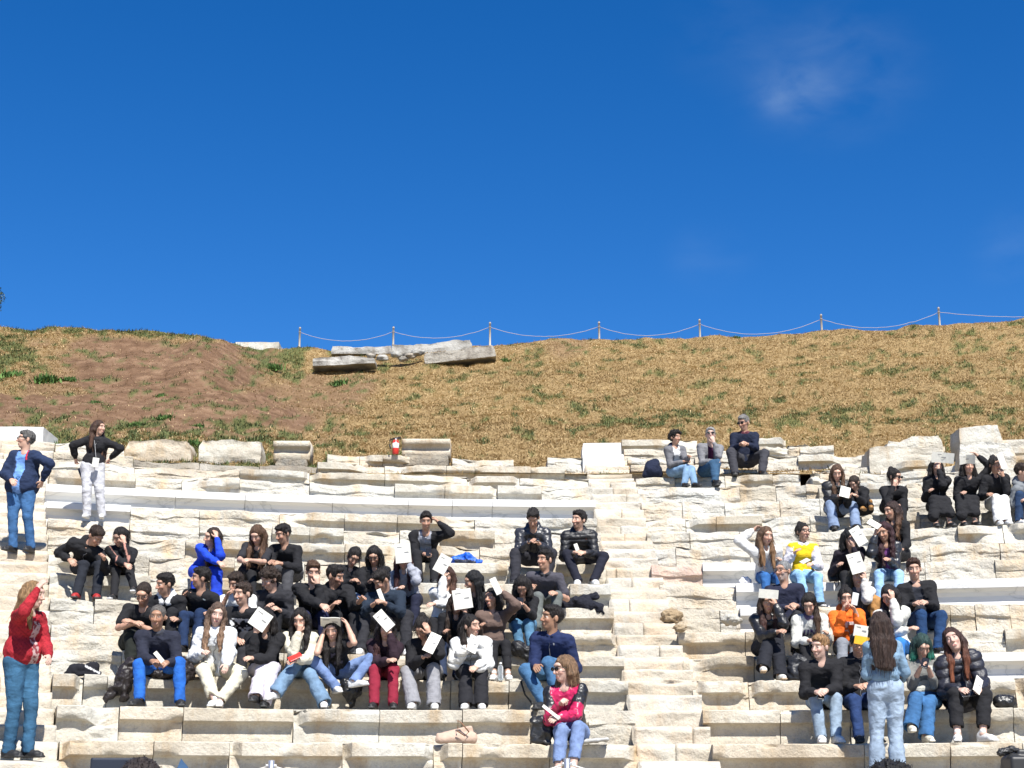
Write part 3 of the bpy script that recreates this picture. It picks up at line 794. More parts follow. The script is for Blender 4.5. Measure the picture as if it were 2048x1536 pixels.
v, q = tube([b0 + [-.02, -.02, .9 * H], b0 + [-.10, -.03, .8 * H], b0 + [-.10, -.03, .5 * H], b0 + [-.08, -.05, .3 * H]], .013, 8); mesh('hose', v, q, M['blackp'], e, loc=b0)
# tree at the left edge
tb = at(-38, 655, 58.0); tb[2] -= .8
e = empty('tree', tb, 'dark green tree showing only its right edge at the left border above the hill', 'tree')
M['bark'] = simple_mat('bark', (.10, .075, .05), .9)
parts = [tube([tb, tb + [0, 0, 1.2], tb + [.1, 0, 2.6]], [.16, .12, .05], 8)]
for k in range(10):
    a = rng.uniform(0, 6.28); z = rng.uniform(.6, 2.0); parts.append(tube([tb + [0, 0, z], tb + [math.cos(a) * .4, math.sin(a) * .4, z + .5]], [.04, .01], 5))
v, q = join(*parts); mesh('trunk', v, q, M['bark'], e, loc=tb)
n = 14000; u = rng.normal(0, 1, (n, 3)); u /= np.linalg.norm(u, axis=1)[:, None]; cc = rng.normal(0, .5, (40, 3)) * [.62, .62, 1.15] + [0, 0, 1.5]
P = tb + cc[rng.integers(0, 40, n)] + u * rng.uniform(.1, .3, (n, 1)); t01 = rng.random((n, 1)); C = np.array([.03, .05, .02]) * (1 - t01) + np.array([.10, .12, .05]) * t01
V, Fq, C = blades(P, rng.uniform(.05, .12, n), rng.uniform(.02, .04, n), rng.uniform(0, 2.8, n), C); mesh('crown', V, Fq, M['grass'], e, col=C, smooth=False, loc=tb)
# ------------------------------------------------------------ signed-distance bodies
def nrm(v): v = np.asarray(v, float); return v / (np.linalg.norm(v) + 1e-9)
def pdist(pr, p):
    """distance of points p (...,3) to one primitive"""
    k = pr[0]
    if k == 'c':
        a, b, ra, rb = pr[1:5]; ba = b - a; pa = p - a
        t = np.clip((pa @ ba) / (ba @ ba + 1e-12), 0, 1)
        q = pa - t[..., None] * ba
        return np.sqrt((q * q).sum(-1)) - (ra + (rb - ra) * t)
    if k == 'e':
        c, R, r = pr[1:4]; q = (p - c) @ R
        k0 = np.sqrt(((q / r) ** 2).sum(-1)); k1 = np.sqrt(((q / (r * r)) ** 2).sum(-1)) + 1e-9
        return k0 * (k0 - 1) / k1
    if k == 'b':
        c, R, h, rd = pr[1:5]; q = np.abs((p - c) @ R) - h + rd
        return np.sqrt((np.maximum(q, 0) ** 2).sum(-1)) + np.minimum(q.max(-1), 0) - rd
def pbox(pr):
    k = pr[0]
    if k == 'c':
        a, b, ra, rb = pr[1:5]; r = max(ra, rb); return np.minimum(a, b) - r, np.maximum(a, b) + r
    if k == 'e':
        c, R, r = pr[1:4]; e = np.sqrt(((R * r) ** 2).sum(1)); return c - e, c + e
    c, R, h, rd = pr[1:5]; e = (abs(R) * h).sum(1); return c - e, c + e
def cap(a, b, ra, rb=None, k=.03, col=None): return ('c', np.asarray(a, float), np.asarray(b, float), ra, ra if rb is None else rb, k, col, 1)
def ell(c, r, R=None, k=.03, col=None, s=1): return ('e', np.asarray(c, float), np.eye(3) if R is None else np.asarray(R, float), np.asarray(r, float), k, col, s)
def boxp(c, h, R=None, rd=.01, k=.01, col=None, s=1): return ('b', np.asarray(c, float), np.eye(3) if R is None else np.asarray(R, float), np.asarray(h, float), rd, k, col, s)
def cutc(a, b, ra, rb=None, k=.01): return ('c', np.asarray(a, float), np.asarray(b, float), ra, ra if rb is None else rb, k, None, -1)
def sdf_mesh(prims, vox, cutz=None):
    lo = np.min([pbox(p)[0] for p in prims if p[-1] > 0], 0) - 3 * vox
    hi = np.max([pbox(p)[1] for p in prims if p[-1] > 0], 0) + 3 * vox
    n = np.ceil((hi - lo) / vox).astype(int) + 1
    D = np.full(n, 1.0, np.float32)
    ax = [lo[i] + vox * np.arange(n[i]) for i in range(3)]
    for p in prims:
        k = max(p[-3], 1e-4); m = 2 * k + 2.5 * vox
        a, b = pbox(p); i0 = np.clip(np.floor((a - m - lo) / vox).astype(int), 0, n - 1); i1 = np.clip(np.ceil((b + m - lo) / vox).astype(int) + 1, 1, n)
        if np.any(i1 <= i0): continue
        g = np.stack(np.meshgrid(*[ax[j][i0[j]:i1[j]] for j in range(3)], indexing='ij'), -1)
        d = pdist(p, g); s = (slice(i0[0], i1[0]), slice(i0[1], i1[1]), slice(i0[2], i1[2])); A = D[s]
        if p[-1] > 0:
            h = np.clip(.5 + .5 * (A - d) / k, 0, 1); D[s] = A * (1 - h) + d * h - k * h * (1 - h)
        else:
            h = np.clip(.5 - .5 * (A + d) / k, 0, 1); D[s] = A * (1 - h) - d * h + k * h * (1 - h)
    if cutz is not None:
        D = np.maximum(D, (cutz - ax[2])[None, None, :].astype(np.float32))
    return nets(D, lo, vox)
def nets(D, lo, vox):
    ins = D < 0; nx, ny, nz = D.shape
    def cr(a): return a[:-1, :-1, :-1].astype(np.int8) + a[1:, :-1, :-1] + a[:-1, 1:, :-1] + a[1:, 1:, :-1] + a[:-1, :-1, 1:] + a[1:, :-1, 1:] + a[:-1, 1:, 1:] + a[1:, 1:, 1:]
    c = cr(ins); act = (c > 0) & (c < 8); ijk = np.argwhere(act)
    if len(ijk) == 0: return np.zeros((0, 3)), np.zeros((0, 4), int)
    idm = np.full(act.shape, -1, np.int64); idm[act] = np.arange(len(ijk))
    acc_ = np.zeros((len(ijk), 3)); cnt = np.zeros(len(ijk)); I, J, K = ijk.T
    cs = [(a, b, c_) for a in (0, 1) for b in (0, 1) for c_ in (0, 1)]
    val = {q: D[I + q[0], J + q[1], K + q[2]] for q in cs}
    for q in cs:
        for a in range(3):
            if q[a] == 0:
                r = list(q); r[a] = 1; r = tuple(r); u, v = val[q], val[r]; m = (u < 0) != (v < 0)
                t = np.where(m, u / np.where(m, u - v, 1), 0)
                P = np.zeros((len(ijk), 3)) + q; P[:, a] += t
                acc_[m] += P[m]; cnt[m] += 1
    V = lo + (ijk + acc_ / cnt[:, None]) * vox
    Q = []
    for a in range(3):
        s0 = [slice(None)] * 3; s1 = [slice(None)] * 3; s0[a] = slice(0, -1); s1[a] = slice(1, None)
        m = ins[tuple(s0)] != ins[tuple(s1)]; e = np.argwhere(m)
        b, c_ = (a + 1) % 3, (a + 2) % 3
        ok = (e[:, b] > 0) & (e[:, c_] > 0); e = e[ok]
        f = ins[tuple(e.T)]
        def g(db, dc):
            q = e.copy(); q[:, b] -= db; q[:, c_] -= dc
            q = np.minimum(q, np.array(idm.shape) - 1); return idm[tuple(q.T)]
        quad = np.stack([g(1, 1), g(0, 1), g(0, 0), g(1, 0)], 1)
        quad[~f] = quad[~f][:, ::-1]; Q.append(quad)
    Q = np.concatenate(Q); Q = Q[(Q >= 0).all(1)]
    return V, Q
def vnormals(V, Q):
    n = np.cross(V[Q[:, 2]] - V[Q[:, 0]], V[Q[:, 3]] - V[Q[:, 1]]); r = np.zeros_like(V)
    for k in range(4): np.add.at(r, Q[:, k], n)
    return r / (np.linalg.norm(r, axis=1)[:, None] + 1e-9)
def colour(V, prims, base):
    """each vertex takes the colour of the nearest primitive"""
    best = np.full(len(V), 9.0); C = np.tile(np.asarray(base, float), (len(V), 1))
    for p in prims:
        if p[-1] < 0: continue
        d = pdist(p, V); m = d < best; best[m] = d[m]; C[m] = base if p[-2] is None else p[-2]
    return C
def relax(V, Q, it=1, f=.5):
    for _ in range(it):
        r = np.zeros_like(V); c = np.zeros(len(V))
        for k in range(4):
            a, b = Q[:, k], Q[:, (k + 1) % 4]
            np.add.at(r, a, V[b]); np.add.at(c, a, 1); np.add.at(r, b, V[a]); np.add.at(c, b, 1)
        V = V + f * (r / np.maximum(c, 1)[:, None] - V)
    return V

# ------------------------------------------------------------ people materials
def colmat(name, rough, nscale, nlo, bs, bd, spec=.3, stretch=None, sheen=0, extra=None):
    m, t, b = nmat(name)
    a = N(t, 'ShaderNodeAttribute'); a.attribute_name = 'Col'
    vec = mapped(t, stretch) if stretch else None
    f = ramp(t, noise(t, nscale, 4, .6, vec), [(.3, (nlo,) * 3), (.65, (1.08,) * 3)])
    c = mixc(t, 1.0, a.outputs['Color'], f, 'MULTIPLY'); t.links.new(c, b.inputs['Base Color'])
    b.inputs['Roughness'].default_value = rough; b.inputs['Specular IOR Level'].default_value = spec
    if sheen: b.inputs['Sheen Weight'].default_value = sheen
    h = noise(t, nscale * 1.4, 3, .6, vec)
    if bd > .01 and not stretch:
        w1 = noise(t, 9, 2, .5, mapped(t, (1, 1, 1.5)), 1.8); mm = t.nodes.new('ShaderNodeMath'); mm.operation = 'MULTIPLY_ADD'; mm.inputs[1].default_value = 1.7
        t.links.new(w1, mm.inputs[0]); t.links.new(h, mm.inputs[2]); h = mm.outputs[0]
    bump(t, b, h, bs * (1.15 if bd > .01 and not stretch else 1), bd); return m
M['skin'] = colmat('skin', .5, 30, .92, .05, .004, .35)
M['cloth'] = colmat('cloth', .9, 28, .90, .30, .012, .2)
M['denim'] = colmat('denim', .9, 16, .72, .35, .012, .2)
M['leather'] = colmat('leather', .38, 22, .75, .28, .012, .45)
M['nylon'] = colmat('quilted_nylon', .5, 20, .8, .35, .012, .4)
M['hairm'] = colmat('hair', .55, 70, .45, .9, .02, .3, (1, 1, .14))
M['shoem'] = colmat('shoe', .6, 40, .85, .2, .004, .35)
M['lens'] = simple_mat('dark_lens', (.012, .012, .014), .12)
M['paper'] = simple_mat('cream_paper', (.62, .61, .55), .8); M['ink'] = simple_mat('grey_ink', (.22, .22, .22), .8)
SK = {'l': (.43, .265, .195), 'm': (.365, .21, .145), 'd': (.27, .15, .095), 'p': (.46, .305, .245)}
BLK = (.016, .016, .018)

# ------------------------------------------------------------ anatomy
def basis(fwd, up):
    up = nrm(up); fwd = np.asarray(fwd, float); fwd = nrm(fwd - up * (fwd @ up)); lat = np.cross(up, fwd)
    return lat, fwd, up            # lat points to image right when fwd is towards the camera
def ik(a, b, l1, l2, hint):
    d = b - a; L = np.linalg.norm(d); u = d / (L + 1e-9)
    L2 = min(max(L, abs(l1 - l2) + .02), l1 + l2 - .004); b = a + u * L2
    x = (l1 * l1 - l2 * l2 + L2 * L2) / (2 * L2); h = math.sqrt(max(l1 * l1 - x * x, 0))
    n = hint - u * (hint @ u); n = nrm(n)
    return a + u * x + n * h, b
def head_prims(c, B, S):
    lat, f, u = B; Rm = np.stack([lat, -f, u], 1)
    def L(x, y, z): return c + Rm @ (np.array([x, y, z]) * S)
    E = lambda p, r, k=.012, s=1: ell(L(*p), np.array(r) * S, Rm, k, None, s)
    P = [E((0, .018, .030), (.074, .094, .086)), E((0, -.022, -.030), (.056, .068, .086), .03), E((0, -.055, -.092), (.026, .026, .020), .022),
         E((0, -.074, .040), (.050, .022, .022), .02),
         E((-.034, -.068, -.022), (.022, .020, .022), .018), E((.034, -.068, -.022), (.022, .020, .022), .018)]
    P += [E((-.030, -.100, .010), (.016, .014, .011), .010, -1), E((.030, -.100, .010), (.016, .014, .011), .010, -1)]
    P += [E((-.030, -.078, .010), (.013, .012, .010), .003), E((.030, -.078, .010), (.013, .012, .010), .003)]
    P += [cap(L(0, -.088, .018), L(0, -.112, -.026), .009 * S, .014 * S, .008), E((-.013, -.098, -.030), (.009, .010, .008), .006), E((.013, -.098, -.030), (.009, .010, .008), .006),
          cap(L(-.018, -.086, -.060), L(.018, -.086, -.060), .008 * S, None, .006), cap(L(-.014, -.086, -.072), L(.014, -.086, -.072), .008 * S, None, .005)]
    for s in (-1, 1): P.append(E((s * .077, .012, -.004), (.011, .020, .032), .008))
    return P, L, Rm
def face_paint(V, C, c, Rm, S, skin, brow=(.05, .03, .02), lips=(.45, .16, .14), beard=None, makeup=0):
    q = ((V - c) @ Rm) / S; x, y, z = q.T; near = (np.abs(x) < .1) & (np.abs(y) < .13) & (np.abs(z) < .14)
    front = near & (y < -.045)
    sk = np.asarray(skin)
    ax_ = np.abs(x)
    def put(m, col, a=1.0): C[m] = C[m] * (1 - a) + np.asarray(col) * a
    put(front & (((ax_ - .036) / .028) ** 2 + ((z + .028) / .022) ** 2 < 1), sk * [1.10, .86, .84], .5)
    if beard is not None: put(front & (z < -.030) & ~((ax_ < .026) & (z > -.056)) , beard, .55); put(near & (z < -.02) & (z > -.115) & (ax_ > .045) & (y < .0), beard, .5)
    put(front & (ax_ < .021) & (abs(z + .066) < .0075), lips, .6); put(front & (ax_ < .020) & (abs(z + .0655) < .0028), (.08, .03, .03), .7)
    ex = (ax_ - .031) / .0135
    put(front & (ex ** 2 + ((z - .010) / .0080) ** 2 < 1), (.06, .035, .03), .7)
    put(front & (ex ** 2 + ((z - .009) / .0045) ** 2 < 1) & (abs(ex) > .45), (.6, .56, .52), .8)
    put(front & (abs(ax_ - .033) < .019) & (abs(z - .031 + (ax_ - .03) ** 2 * 6) < .0056), brow, .65)
    return C
def hand_prims(w, d, n, curl, S, side, spread=.0, f=1.0):
    """wrist w, finger direction d, palm normal n (the way the fingers close), side = which side the thumb is on"""
    d = nrm(d); n = nrm(n - d * (n @ d)); ac = np.cross(d, n) * side
    s = S * 1.02 * f; P = []
    kn = w + d * .085 * s
    P += [cap(w, kn - ac * .024 * s, .021 * s, .014 * s, .008), cap(w, kn + ac * .024 * s, .021 * s, .014 * s, .012), cap(w, kn, .022 * s, .015 * s, .012)]
    for i, L in enumerate((.070, .080, .076, .060)):
        o = (1.5 - i) * .0195 * s
        a = kn + ac * o; c1 = curl * (.75 + .12 * i)
        d1 = d * math.cos(c1) + n * math.sin(c1) + ac * (1.5 - i) * spread
        b = a + nrm(d1) * L * .52 * s; c2 = c1 + curl * 1.0; d2 = d * math.cos(c2) + n * math.sin(c2) + ac * (1.5 - i) * spread
        P += [cap(a, b, .0098 * s, .0088 * s, .003), cap(b, b + nrm(d2) * L * .50 * s, .0088 * s, .0075 * s, .003)]
    t0 = w + d * .025 * s + ac * .020 * s; t1 = t0 + nrm(ac * .8 + d * .75 + n * .35) * .045 * s; t2 = t1 + nrm(d * .9 + ac * .15 + n * (.2 + .6 * curl)) * .042 * s
    P += [cap(t0, t1, .014 * s, .011 * s, .008), cap(t1, t2, .0105 * s, .0085 * s, .003)]
    return P
def shoe_prims(an, toe, S, style, col, sole):
    """ankle joint, horizontal toe direction"""
    t = nrm(toe); up = np.array([0, 0, 1.0]); up = nrm(up - t * (up @ t)) if abs(t[2]) < .95 else np.array([0, -1.0, 0]); lt = np.cross(t, up)
    if up[2] < 0: up = -up
    base = an - up * .075 * S; P = []; hgt = .028
    heel = base - t * .045 * S + up * .036 * S; ball = base + t * .125 * S + up * .030 * S; tip = base + t * .185 * S + up * .028 * S
    P += [cap(heel, ball - lt * .012, .034 * S, .035 * S, .02, col), cap(heel, ball + lt * .012, .034 * S, .035 * S, .02, col), cap(ball, tip, .036 * S, .026 * S, .02, col),
          cap(heel + up * .03, base + t * .06 * S + up * .05 * S, .032 * S, .030 * S, .02, col), cap(heel + up * .025 * S, an + up * (.03 if style != 'boot' else .10) * S, .038 * S, .036 * S, .02, col)]
    R3 = np.stack([lt, t, up], 1)
    P.append(boxp(base + t * .07 * S + up * .008 * S, np.array([.040, .145, .013]) * S, R3, .012, .006, sole))
    P.append(('b', base + t * .07 * S - up * .055 * S, R3, np.array([.2, .4, .05]) * S, .0, .004, None, -1))
    return P
PERSONS = []
M['zipm'] = simple_mat('zip_metal', (.16, .16, .17), .4)
def hash_ok(k): return k % 3 != 1
def person(label, row, hip, head, S=1.0, sex='m', look=(0, 0, 0), yaw=0, f=1, stand=None, thin=1.0,
           hL=None, hR=None, eL=None, eR=None, cL=None, cR=None, kL=None, kR=None, fL=None, fR=None, tL=None, tR=None, hipd=-.13,
           top=('knit', BLK), top2=None, sleeve='long', hood=None, collar=None, bot=('slim', BLK), hem=None, hair=('short', (.02, .014, .01)), skin='m', shoes=('sneaker', (.02, .02, .02), (.6, .6, .6)),
           beard=None, brow=None, glasses=None, paint=None, puff=0, back=False, cat='person', extra=None, lean=None, hz=0, lanyard=False, bulk=0.0, open_=None, nx=0.0, pos=None):
    """one person; every position is given as photograph pixels plus a depth so that seat, feet and hands meet what they touch.
    image-left / image-right limbs are named L / R"""
    key = len(PERSONS); rs = np.random.default_rng(500 + key)
    fem = sex == 'f'; sw = (.146 if fem else .166) * S; hw = .088 * S
    S = S * .94
    yr = R_(yaw); tf = np.array([math.sin(yr), -math.cos(yr), 0]) * f            # torso facing
    lr = R_(look[0]); hf0 = np.array([math.sin(lr), -math.cos(lr), 0]) * f
    if stand is None:
        hipc = row_pt(row, hip, hipd, .10 * S + hz)
    else:
        hipc = row_pt(row, hip, stand, .93 * S + hz, level=row)
    base = row_pt(row, hip, hipd if stand is None else stand, 0 if stand is None else hz)
    if pos is not None: base = np.array([pos[0], pos[1], 0.0]); hipc = base + [0, 0, .93 * S]
    if stand is not None and pos is None:       # standing height from the photograph
        z_ = at(head[0], head[1], hipc[1])[2] - base[2] ; S = z_ / 1.60; hipc[2] = base[2] + .93 * S
        sw = (.146 if fem else .166) * S; hw = .088 * S
    HS = S * 1.06
    Lh = (.635 if stand is None else .675) * S
    o = np.array([0, 0, CAMZ]); d = nrm(ray(*head)); tc_ = (hipc - o) @ d; cl = o + d * tc_; off = np.linalg.norm(cl - hipc)
    if off < Lh and lean != 0:
        t_ = tc_ - math.sqrt(Lh * Lh - off * off) * (1 if not back else -1); hc = o + d * t_
    else: hc = hipc + (cl - hipc) * Lh / max(off, 1e-6) if off > Lh else cl
    if lean is not None and lean != 0:
        hc = at(head[0], head[1], hipc[1] - lean)
    mxl = (.27 + .10 * min(1, max(0, look[1]) / 30)) if stand is None else .05
    if lean is None and hipc[1] - hc[1] > mxl: hc = at(head[0], head[1], hipc[1] - mxl)
    if pos is not None: hc = hipc + np.array([0, 0, Lh])
    sp = nrm(hc - hipc); hup = nrm(sp * .45 + np.array([0, 0, .8]))
    lat, fw, up = basis(tf, sp)
    # head frame with pitch and roll
    hl, hfw, hu = basis(hf0, hup)
    p = R_(look[1]); hfw, hu = hfw * math.cos(p) - hu * math.sin(p), hu * math.cos(p) + hfw * math.sin(p)
    r = R_(look[2]); hl, hu = hl * math.cos(r) - hu * math.sin(r), hu * math.cos(r) + hl * math.sin(r)
    B = (hl, hfw, hu)
    neck = hc - nrm(hup * .6 + hu * .4) * .172 * S + fw * -.012 + lat * nx
    chest = hipc + (neck - hipc) * .66 - fw * .035 * S; belly = hipc + (neck - hipc) * .30 - fw * .030 * S
    waist = hipc + (neck - hipc) * .14 - fw * .010
    seat = hipc.copy()
    Rt = np.stack([lat, -fw, up], 1)
    sideof = {'L': -f, 'R': f}
    J = {}
    for q in 'LR':
        s = sideof[q]
        J['sh' + q] = neck - up * .055 * S + lat * s * sw
        J['hip' + q] = hipc + np.cross(np.array([0, 0, 1.0]), nrm([tf[0], tf[1], 0])) * s * hw
    # arms
    ua, fa = .285 * S, .250 * S
    hands = {'L': hL, 'R': hR}; elb = {'L': eL, 'R': eR}; curls = {'L': cL, 'R': cR}
    for q in 'LR':
        h = hands[q]; sh = J['sh' + q]; s = sideof[q]
        if h is None: h = (proj(J['hip' + q] + lat * s * .03 + fw * .30)[0], proj(hipc + fw * .30 + np.array([0, 0, .06]))[1], .33)
        if h == 'side':
            tgt = hipc + lat * s * .24 * S + np.array([0, 0, -.06])
        elif h[2] == 'f': tgt = at(h[0], h[1], hc[1] - .135 * f * 1.0)
        elif h[2] == 's': tgt = at(h[0], h[1], hc[1] - .02)
        elif h[2] == 'b': tgt = at(h[0], h[1], hc[1] + .11)
        else: tgt = at(h[0], h[1], chest[1] - h[2] - (.05 if h[2] > .25 else 0))
        J['ht' + q] = tgt
        hint = -np.array([0, 0, 1.0]) + lat * s * (.35 if stand is not None else .16) - fw * .3
        dh_ = nrm(hint)
        if elb[q] is not None:
            ep = at(elb[q][0], elb[q][1], sh[1] - (elb[q][2] if len(elb[q]) > 2 else .1)); hint = nrm(ep - (sh + tgt) / 2) * (.6 if stand is not None or h[2] in ('f', 's', 'b') else .32) + dh_ * .5
        wr = tgt
        for _ in range(3):
            e, w_ = ik(sh, wr, ua, fa, hint); fd = nrm(w_ - e); wr = tgt - fd * .065 * S
        e, w_ = ik(sh, wr, ua, fa, hint)
        J['el' + q], J['wr' + q], J['fd' + q] = e, w_, nrm(w_ - e)
    # legs
    th, sn = .435 * S, .415 * S
    feet = {'L': fL, 'R': fR}; knee = {'L': kL, 'R': kR}; toes = {'L': tL, 'R': tR}
    for q in 'LR':
        s = sideof[q]; hj = J['hip' + q]; ft = feet[q]
        fwd = nrm(np.array([tf[0], tf[1], 0])) if f > 0 or stand is not None else tf
        if stand is not None:
            x = ft[0] if ft else proj(hj)[0]
            an = row_pt(row, x, stand + (ft[1] if ft and len(ft) > 1 else 0), .085 * S + hz, level=row); hint = fwd * 1.0
            if pos is not None: an = base + np.array([s * f * 0, 0, .085 * S]) + np.array([(-1 if q == 'L' else 1) * .1, 0, 0])
        elif ft is None or len(ft) == 1 or (len(ft) == 2):
            x = ft[0] if ft else proj(hj + fwd * .4)[0]
            an = row_pt(row, x, ft[1] if ft and len(ft) == 2 else .40, .088 * S, level=row - 1); hint = np.array([0, 0, 1.0]) + fwd * .8 + lat * s * .12
        else:
            an = at(ft[0], ft[1], base[1] - ft[2]); hint = np.array([0, 0, 1.0]) + fwd * .8 + lat * s * .2
        if knee[q] is not None:
            kp = at(knee[q][0], knee[q][1], base[1] - (knee[q][2] if len(knee[q]) > 2 else .33)); hint = kp - (hj + an) / 2
        k_, an = ik(hj, an, th, sn, hint)
        J['kn' + q], J['an' + q] = k_, an
        J['toe' + q] = nrm(np.array(toes[q])) if toes[q] is not None else nrm(np.array([fwd[0] + s * .12, fwd[1], 0]))
    # ---------------- thing
    root = empty('person', base, label, cat, None)
    L0 = base
    # body
    sk = np.array(SK[skin]) if isinstance(skin, str) else np.array(skin)
    hp, HL, Rm = head_prims(hc, B, HS)
    g = S * thin
    bp = [cap(neck - up * .03, hc - hu * .055 * S + hfw * -.012, .052 * g * (.88 if fem else 1.05), .050 * g * (.88 if fem else 1.05), .025)]
    bp += hp
    bp += [cap(chest - lat * .07 * S, chest + lat * .07 * S, .085 * g, None, .04), cap(belly - lat * .04, belly + lat * .04, .075 * g, None, .04), cap(hipc - lat * .05, hipc + lat * .05, .085 * g, None, .04)]
    for q in 'LR':
        s = sideof[q]; e, w_ = J['el' + q], J['wr' + q]; sh = J['sh' + q]
        bp += [cap(neck - up * .03, sh, .045 * g, .042 * g, .03), cap(sh, e, .043 * g, .035 * g, .02), cap(e, e + (w_ - e) * .35, .037 * g, .038 * g, .015), cap(e + (w_ - e) * .35, w_, .038 * g, .025 * g, .015)]
        fd = J['fd' + q]; c = curls[q] if curls[q] is not None else .45; hd = fd; fl = 1.0
        if isinstance(c, tuple): c, hdir = c; hd = nrm(np.array([hdir[0], -hdir[2] if len(hdir) > 2 else 0, hdir[1]]))
        hh = hands[q]
        if hh is not None and hh != 'side' and hh[2] in ('f', 's', 'b'): pn = hc - w_
        else: pn = np.array([0, 0, -1.0]) + fw * -.3 + (-lat * s) * .6
        pn = pn - hd * (pn @ hd)
        if np.linalg.norm(pn) < .05: pn = -lat * s
        thumb = nrm(np.cross(hd, nrm(pn)))
        inward = (np.array([0, 0, 1.0]) * .6 - lat * s)
        bp += hand_prims(w_, hd, pn, c, S * (.9 if fem else 1.0), 1 if thumb @ inward > 0 else -1)
        kn, an = J['kn' + q], J['an' + q]
        bp += [cap(J['hip' + q], kn, .066 * g, .044 * g, .03), cap(kn, kn + (an - kn) * .3, .044 * g, .046 * g, .02), cap(kn + (an - kn) * .3, an, .046 * g, .034 * g, .02), cap(an, an - np.array([0, 0, .035]) * S + J['toe' + q] * .09 * S, .034 * g, .022 * g, .015)]
    V, Q = sdf_mesh(bp, .0074)
    C = np.tile(sk, (len(V), 1))
    hcol = np.array(hair[1])
    C = face_paint(V, C, hc, Rm, HS, sk, brow=brow if brow is not None else np.minimum(hcol * .8, .12), beard=beard, lips=(.50, .15, .14) if fem else (.42, .19, .15))
    ob = mesh('body', V, Q, M['skin'], root, col=C, loc=L0)
    # ---------------- trousers / skirt
    bst, bcol = bot[0], np.array(bot[1]); bcol2 = bot[2] if len(bot) > 2 else None
    inf = {'slim': .006, 'jeans': .012, 'wide': .020, 'loose': .024, 'skirt': .01}[bst] + bulk * .5
    tp = [cap(hipc - lat * .045 * S - fw * .015, hipc + lat * .045 * S - fw * .015, .110 * g + inf * .5, None, .04), cap(waist - lat * .04 * S, waist + lat * .04 * S, .095 * g + bulk, None, .04)]
    for q in 'LR':
        s = sideof[q]; hj, kn, an = J['hip' + q], J['kn' + q], J['an' + q]; dn = nrm(an - kn)
        he = an + dn * .012 if hem is None else an - dn * hem
        rh = {'slim': .052, 'jeans': .060, 'wide': .088, 'loose': .066, 'skirt': .05}[bst] * S
        rk = {'slim': .064, 'jeans': .068, 'wide': .072, 'loose': .078, 'skirt': .07}[bst] * S
        cc_ = bcol if bcol2 is None or q == 'L' else bcol2
        tp += [cap(hj, kn, .086 * g + inf, rk, .035), cap(kn, kn + (he - kn) * .45, rk, (rk + rh) / 2 * .97, .02), cap(kn + (he - kn) * .45, he, (rk + rh) / 2 * .97, rh, .02)]
        cutp = he + dn * (rh + .002); tp.append(('b', cutp + dn * .10, np.stack([nrm(np.cross(dn, [.3, .9, .1])), nrm(np.cross(dn, nrm(np.cross(dn, [.3, .9, .1])))), dn], 1), np.array([.12, .12, .10 + rh - .012]), .0, .004, None, -1))
        if bst in ('wide', 'jeans', 'loose'):
            tp.append(('c', he + dn * rh * .2, he + dn * (rh + .05), rh * .80, rh * .85, .004, None, -1))
    if bst == 'skirt':
        m1 = (J['knL'] + J['knR']) / 2; m2 = (J['anL'] + J['anR']) / 2
        tp = tp[:2] + [cap(J['hipL'], J['knL'], .085, .070, .06), cap(J['hipR'], J['knR'], .085, .070, .06), cap(J['knL'], J['anL'] + [-.03, 0, .10], .068, .075, .05), cap(J['knR'], J['anR'] + [.02, 0, .13], .068, .060, .05), cap(m1, m2 + [.02, .02, .16], .07, .06, .05)]
    V, Q = sdf_mesh(tp, .0105)
    nm = vnormals(V, Q)
    amp = {'slim': .003, 'jeans': .0045, 'wide': .006, 'loose': .007, 'skirt': .009}[bst]
    rg = 1 - np.abs(fbm(V * [9, 9, 11] + key, 2, key)); V = V + nm * (amp * (2.0 * (rg - .62)) + .3 * amp * fbm(V * 30, 2, key + 3))[:, None]
    C = np.tile(bcol, (len(V), 1))
    den = bst in ('jeans', 'wide') and bcol[2] > bcol[0] * 1.3 and bcol[2] > .06
    if den:      # worn lighter on the thighs and knees
        kk = np.minimum(np.linalg.norm(V - (J['knL'] + J['hipL']) / 2, axis=1), np.linalg.norm(V - (J['knR'] + J['hipR']) / 2, axis=1))
        if C[0, 0] < .19 and C[0, 2] > .08: C = C * [.84, .72, .74]
        C = C * (1 + .30 * np.clip(1 - kk / .3, 0, 1) + .16 * fbm(V * 10, 3, key))[:, None]
    mesh('skirt' if bst == 'skirt' else 'trousers', V, Q, M['denim'] if den else M['leather'] if bst == 'lea' else M['cloth'], root, col=np.clip(C, 0, 1), loc=L0)
    # ---------------- top
    st, tc0 = top[0], np.array(top[1])
    infl = {'tee': .008, 'knit': .014, 'hoodie': .018, 'jacket': .017, 'leather': .018, 'puffer': .036, 'denim': .012, 'vest': .026, 'shirt': .010}[st] + puff
    drop = {'tee': .03, 'knit': .03, 'hoodie': .05, 'jacket': .06, 'leather': .05, 'puffer': .05, 'denim': -.06, 'vest': .05, 'shirt': .03}[st]
    cropped = st == 'denim' or (top2 == 'crop')
    bl = (neck - hipc); low = hipc + bl * (.02 if not cropped else .26) - fw * .01
    if stand is not None and fem and not cropped: low = hipc + bl * .16
    q_ = [cap(chest - lat * (.075 if not fem else .06) * S, chest + lat * (.075 if not fem else .06) * S, .100 * g + infl, None, .05), cap(belly - lat * .05 * S, belly + lat * .05 * S, (.088 if fem else .098) * g + infl + bulk, None, .05),
          cap(neck - up * .075 * S - lat * .10 * S, neck - up * .075 * S + lat * .10 * S, .070 * g + infl * .8, None, .05)]
    if not cropped: q_.append(cap(low - lat * .055 * S, low + lat * .055 * S, .108 * g + infl + bulk, None, .05))
